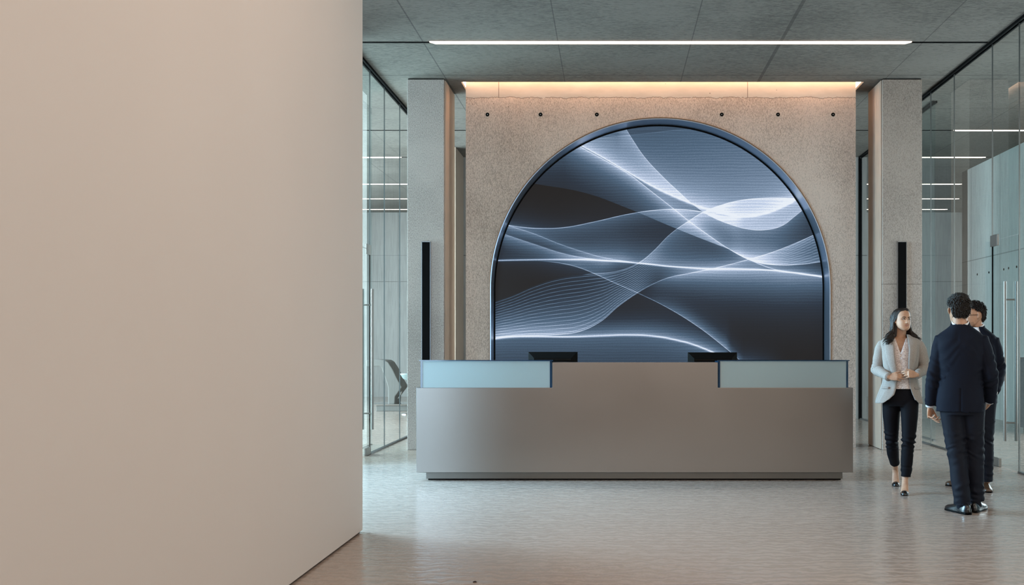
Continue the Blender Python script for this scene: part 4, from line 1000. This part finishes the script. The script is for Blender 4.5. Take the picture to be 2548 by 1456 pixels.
# ---- the two men
def suit(root, spec):
    S_ = spec; T = S_['T']; s = S_['s']; yaw = S_['yaw']
    sR, eR, wR, sL, eL, wL = [Vector(v_) for v_ in S_['arms']]
    nk = S_['neck']
    g = G(); add_head(g, T, s)
    hc = T @ Vector((0, .02, -.03))
    g.tube([hc, hc.lerp(Vector(nk), .5), nk, (nk[0], nk[1], nk[2]-.07)], [.058, .058, .060, .08], 24)
    cx, cy = nk[0], nk[1]*.5
    body = Torso([(.88, .15, .11, cx, cy), (1.05, .145, .10, cx, cy), (1.25, .16, .11, cx, cy), (1.38, .16, .10, cx, cy), (1.44, .15, .08, cx, cy), (1.49, .08, .06, cx, cy)], yaw)
    g.rings(body.rings(40))
    for a, b, c_ in ((sR, eR, wR), (sL, eL, wL)): g.tube([a, b, c_], [.045, .038, .027], 14)
    for h_, k_, a_ in S_['legs']: g.tube([h_, k_, a_, Vector(a_)-Vector((0, 0, .05))], [.075, .052, .036, .034], 16)
    for heel, d_, L_ in S_['shoes']:
        d_ = Vector(d_).normalized(); h_ = Vector(heel)
        g.tube([h_+d_*.06+Vector((0, 0, .06)), h_+d_*.16+Vector((0, 0, .035)), h_+d_*.24+Vector((0, 0, .025))], [.030, (.032, .022), (.032, .014)], 14, flat=(-d_.y, d_.x, 0))
    for a in S_['hands']: hand(g, *a[0], **a[1])
    o = g.union('body', M['skin_m'], root, .0038, 2)
    paint_face(o, T, s, M['lips'], (M['stubble'], lambda c_: c_.z < -.050-.35*(c_.y+.09)+.012*noise.noise(c_*90) and c_.z > -.125 and c_.y < -.02+.01*noise.noise(c_*70)) if S_.get('stubble') else None)
    face_parts(root, T, s, M['skin_m'], brow=.0038)
    # trousers
    g = G(); pel = Torso([(.80, .15, .12, cx, cy), (.88, .172, .130, cx, cy), (1.0, .160, .115, cx, cy)], yaw); g.rings(pel.rings(40))
    bands = []
    for (h_, k_, a_) in S_['legs']:
        h_, k_, a_ = Vector(h_), Vector(k_), Vector(a_)
        sg = 1 if h_.x > cx else -1
        g.tube([h_, h_.lerp(k_, .5), k_, k_.lerp(a_, .5), a_+Vector((0, 0, .03)), a_-Vector((0, 0, .035))], [.102, .092, .076, .072, .068, .067], 28, round_ends=False)
        bands += [(k_, (.35*sg, 0, .94), .13, .055, .006), (k_+Vector((0, 0, .05)), (-.5*sg, 0, .87), .11, .07, .0045), (a_+Vector((0, 0, .05)), (.3*sg, 0, .95), .10, .055, .005), (k_.lerp(a_, .5), (.5*sg, 0, .87), .2, .12, .003)]
    g.union('trousers', M['navy2'], root, .0065, 3, disp=folds(.009, (9, 9, 4.5), bands), label='dark navy suit trousers')
    # jacket
    J = Torso([(r_[0], r_[1], r_[2], cx+(r_[3] if len(r_) > 3 else 0), cy) for r_ in S_['jacket']], yaw)
    g = G(); g.rings(J.rings(56, np.linspace(J.A[0, 0], J.A[-1, 0], 60)))
    bands = []
    for a, b, c_, sg in ((sR, eR, wR, -1), (sL, eL, wL, 1)):
        i_ = (Vector((cx, cy, a.z))-a).normalized()
        g.tube([a+i_*.05+Vector((0, 0, .010)), a+Vector((0, 0, -.004)), a.lerp(b, .25), a.lerp(b, .6), b, b.lerp(c_, .3), b.lerp(c_, .7), b.lerp(c_, .97)], [.050, .068, .067, .061, .058, .057, .051, .048], 28, round_ends=False)
        ax = (c_-a).normalized(); bands += [(b, (ax+Vector((sg*.5, 0, 0))).normalized(), .15, .055, .0065), (c_, ax, .10, .06, .004)]
    z0 = J.A[0, 0]
    def vent(co, no):
        d_ = 0
        if S_.get('vent') and co.y < cy and co.z < 1.02 and abs(co.x-cx-.004) < .007: d_ -= .006
        # drag lines fanning from the shoulder blades
        q_ = abs(co.x-cx)
        if co.z > 1.05 and q_ < .19: d_ += .0035*math.sin((q_*1.6+(co.z-1.3))*48+5*noise.noise(co*6))*max(0, noise.noise(co*5+Vector((7, 0, 0)))+.35)
        return d_
    jk = g.union('jacket', M['navy'], root, .0065, 3, disp=folds(.009, (6, 6, 4), bands, vent), drop=lambda c_, n_: (n_.z > .55 and c_.z > 1.537) or n_.z < -.6 and abs(c_.z-z0) < .02 and abs(c_.x-cx) < J.at(z0)[0]+.01, label='dark navy suit jacket')
    m_ = jk.modifiers.new('solid', 'SOLIDIFY'); m_.thickness = .004; m_.offset = -1
    # collars
    cz = S_['collar']
    def band(z0_, z1_, r0, r1, open_, n_=40, tilt=.0):
        R = []
        for q_ in np.linspace(0, 1, 6):
            row = []
            for j in range(n_+1):
                th = open_+(2*PI-2*open_)*j/n_; rr_ = r0+(r1-r0)*q_
                f_ = math.cos(th)   # 1 at the front
                x = rr_*math.sin(th)*1.0; y = -rr_*1.02*math.cos(th); zz = z0_+(z1_-z0_)*q_-.030*max(0, f_)-.010*(1+f_)/2
                row.append(Vector((nk[0]+x*math.cos(yaw)-y*math.sin(yaw), nk[1]+x*math.sin(yaw)+y*math.cos(yaw), zz)))
            R.append(row)
        g_ = G(); g_.rings(R, caps=False, closed=False); return g_
    band(cz-.045, cz+.0, .082, .070, .55).build('collar', M['navy'], jk, smooth=True, solid=.007)
    band(cz-.03, cz+.016, .068, .0645, .18).build('shirt_collar', M['white'], root, smooth=True, solid=.004, label='white shirt collar')
    if S_.get('front'):
        g = G(); rows = []
        for z in np.linspace(1.22, 1.54, 20):
            k = (z-1.22)/.32; rows.append((float(z), -.55*k-.01, .55*k+.01))
        J.patch(g, rows, 12, .010); g.build('shirt_front', M['white'], root, smooth=True, solid=.003, label='white shirt front')
        for sg in (-1, 1):
            g = G(); rows = []
            for z in np.linspace(1.20, 1.545, 24):
                k = (z-1.20)/.345; rows.append((float(z), sg*(.56*k), sg*(.56*k+.10+.42*math.sin(min(1, k*1.25)*PI/2)*(1 if k < .75 else .8))))
            J.patch(g, rows, 8, .016); g.build('lapel', M['navy'], jk, smooth=True, solid=.004)
        for z in (1.12, 1.19):
            c_ = J.pt(.02, z, .006); G().cyl(c_, c_+(c_-Vector((cx, cy, z))).normalized()*.005, .010, 14).build('button', M['button'], jk)
    # shirt cuffs
    for a, b, c_ in ((sR, eR, wR), (sL, eL, wL)):
        d_ = (c_-b).normalized(); G().tube([c_-d_*.035, c_+d_*.006], [.036, .034], 20, round_ends=False).build('shirt_cuff', M['white'], root, smooth=True, label='white shirt cuff')
    # shoes
    for heel, d_, L_ in S_['shoes']:
        g = G(); shoe(g, heel, d_, L_, 1.02, .008); sh_ = g.build('shoe', M[S_['shoem']], root, smooth=True)
        g = G(); sole(g, heel, d_, L_, 1.04); sole(g, heel, d_, L_*.28, 1.0, 0, .020, [(0, .020), (.12, .032), (.5, .037), (1, .036)]); g.build('sole', M['black'], sh_)
    if S_.get('socks'):
        for (h_, k_, a_), (heel, d_, L_) in zip(S_['legs'], S_['shoes']):
            d_ = Vector(d_).normalized(); q_ = Vector(heel)+d_*.07
            G().tube([Vector(a_)+Vector((0, 0, .02)), q_+Vector((0, 0, .075)), q_+d_*.03+Vector((0, 0, .05))], [.046, .042, .040], 18).build('sock', M['navy2'], root, smooth=True, label='dark sock')
    # short hair: cap and tufts
    g = G(); prof = S_.get('cap') or [(.128, .022, -.030, .035), (.123, .047, -.058, .070), (.111, .064, -.083, .094), (.093, .075, -.094, .107), (.072, .0805, -.086, .114), (.05, .082, -.046, .117), (.03, .081, .016, .116), (.005, .0785, .036, .112), (-.02, .074, .048, .104), (-.045, .063, .048, .092), (-.062, .046, .052, .080)]
    Rr = []
    for z, w_, f_, b_ in prof:
        Rr.append([T @ (Vector((w_*math.sin(2*PI*j/44), (f_+b_)/2-(b_-f_)/2*math.cos(2*PI*j/44), z))*s) for j in range(44)])
    g.rings(Rr)
    rnd = random.Random(S_['seed'])
    PA = np.array(prof)[::-1]
    for k in range(2900):
        u_ = rnd.uniform(-PI, PI); z_ = -.060+.188*(1-(1-rnd.random())**1.6)
        w_, f_, b_ = [float(np.interp(z_, PA[:, 0], PA[:, c])) for c in (1, 2, 3)]
        rr_ = math.sqrt(rnd.random()) if z_ > .115 else 1.0
        p = Vector((w_*math.sin(u_)*rr_, (f_+b_)/2+(b_-f_)/2*math.cos(u_)*rr_, z_+(.006 if z_ > .115 else 0)))
        if math.cos(u_) < -.45 and z_ < .062: continue
        if math.cos(u_) < .30 and z_ < .030: continue
        nrm = Vector((p.x/.085**2, (p.y-.01)/.11**2, max(z_-.02, 0)/.10**2)).normalized()
        kz = min(1, max(0, (z_-.045)/.07)); dn = Vector((.25, -1, 0))*kz+Vector((0, .35, -1))*(1-kz); fl = (dn-nrm*dn.dot(nrm)).normalized()
        fl = (fl+Vector((rnd.uniform(-.5, .5), rnd.uniform(-.5, .5), rnd.uniform(-.25, .25)))).normalized()
        up_ = 1.0 if z_ > .05 else .4; ln_ = rnd.uniform(.014, .030)*(.55+.45*up_)
        pts = [p-nrm*.003, p+nrm*.0045*up_+fl*ln_*.45, p+nrm*(.009*rnd.random())*up_+fl*ln_]
        g.tube([T @ (q_*s) for q_ in pts], [.0034, .0034, .0008], 4, round_ends=False)
    g.build('hair', M['hairm'], root, smooth=True, label='short black hair')

JR = [(.825, .190, .135), (.92, .186, .134), (1.02, .176, .126), (1.12, .172, .124), (1.25, .184, .130), (1.36, .192, .128), (1.42, .192, .118), (1.452, .180, .104), (1.480, .150, .092), (1.505, .115, .084), (1.530, .085, .078), (1.548, .070, .070)]
m1 = person(2392, 1273, 7.97, 'man in dark navy suit seen from behind, nearest the camera')
suit(m1, dict(T=frame((-.018, .02, 1.662), math.radians(190), 0), s=1.0, yaw=0, neck=(-.008, .0, 1.52), collar=1.565, seed=5, vent=True, socks=True, shoem='leather', jacket=JR,
    arms=[(-.152, .0, 1.412), (-.218, -.02, 1.135), (-.248, .045, .862), (.158, .0, 1.412), (.226, -.03, 1.135), (.222, .115, .905)],
    legs=[((-.082, 0, .90), (-.040, -.02, .53), (.008, -.085, .100)), ((.082, 0, .90), (.098, .03, .53), (.112, .045, .115))],
    shoes=[((.062, -.165, 0), (-.60, .80, 0), .295), ((.090, -.045, 0), (.30, .95, 0), .295)],
    hands=[(((-.248, .045, .858), (.02, .06, -1), (.86, -.5, 0), (.5, .86, 0)), dict(size=1.0, fc=[(30, 35, 20), (45, 42, 20), (55, 40, 20), (60, 40, 20)], thumb=(.35, .85, .35))),
           (((.222, .115, .900), (-.45, .70, -.45), (-.6, -.3, .2), (.2, .5, 1)), dict(size=1.0, curl=(30, 40, 25)))]))
JR2 = [(z, w_*1.0, d_) for z, w_, d_ in JR]
m2 = person(2430, 1215, 9.15, 'man in dark navy suit and glasses, mostly hidden behind the nearer man')
T2 = frame((-.030, -.01, 1.655), math.radians(-62), math.radians(3))
suit(m2, dict(T=T2, s=.98, yaw=math.radians(-22), neck=(.0, .02, 1.515), collar=1.560, seed=9, front=True, stubble=True, shoem='brownleather', jacket=JR2,
    arms=[(-.150, .05, 1.405), (-.20, .08, 1.14), (-.16, -.09, .95), (.150, -.02, 1.405), (.205, .06, 1.150), (.150, -.10, .925)],
    legs=[((-.078, 0, .90), (-.065, .07, .52), (-.060, .175, .12)), ((.078, 0, .90), (.078, -.02, .52), (.082, .0, .115))],
    shoes=[((.01, .17, 0), (-.98, .10, 0), .295), ((.070, .10, 0), (.12, -.99, 0), .27)],
    hands=[(((-.16, -.09, .95), (.5, -.45, -.3), (.3, .8, 0), (0, 0, 1)), dict(size=1.0, curl=(30, 40, 25))), (((.150, -.10, .925), (-.55, -.05, -.75), (-.3, .8, .1), (-.3, -.5, 1)), dict(size=.95, curl=(12, 15, 10)))]))
g = G(); s = .98
for sg in (-1, 1):
    c_ = Vector((sg*.033, -.104, -.004)); n = 24
    ringp = [T2 @ ((c_+Vector((.026*math.cos(2*PI*j/n), sg*0, .018*math.sin(2*PI*j/n))))*s) for j in range(n+1)]
    g.tube(ringp, [.0016]*len(ringp), 6, round_ends=False)
    g.tube([T2 @ (Vector(p)*s) for p in ((sg*.058, -.102, .001), (sg*.076, -.085, .003), (sg*.083, -.03, .004), (sg*.083, .01, .003))], [.0022, .002, .002, .002], 6)
g.tube([T2 @ (Vector(p)*s) for p in ((-.008, -.105, 0), (0, -.110, .003), (.008, -.105, 0))], [.0016]*3, 6)
g.build('glasses', M['black'], m2, smooth=True, label='thin dark-rimmed glasses')
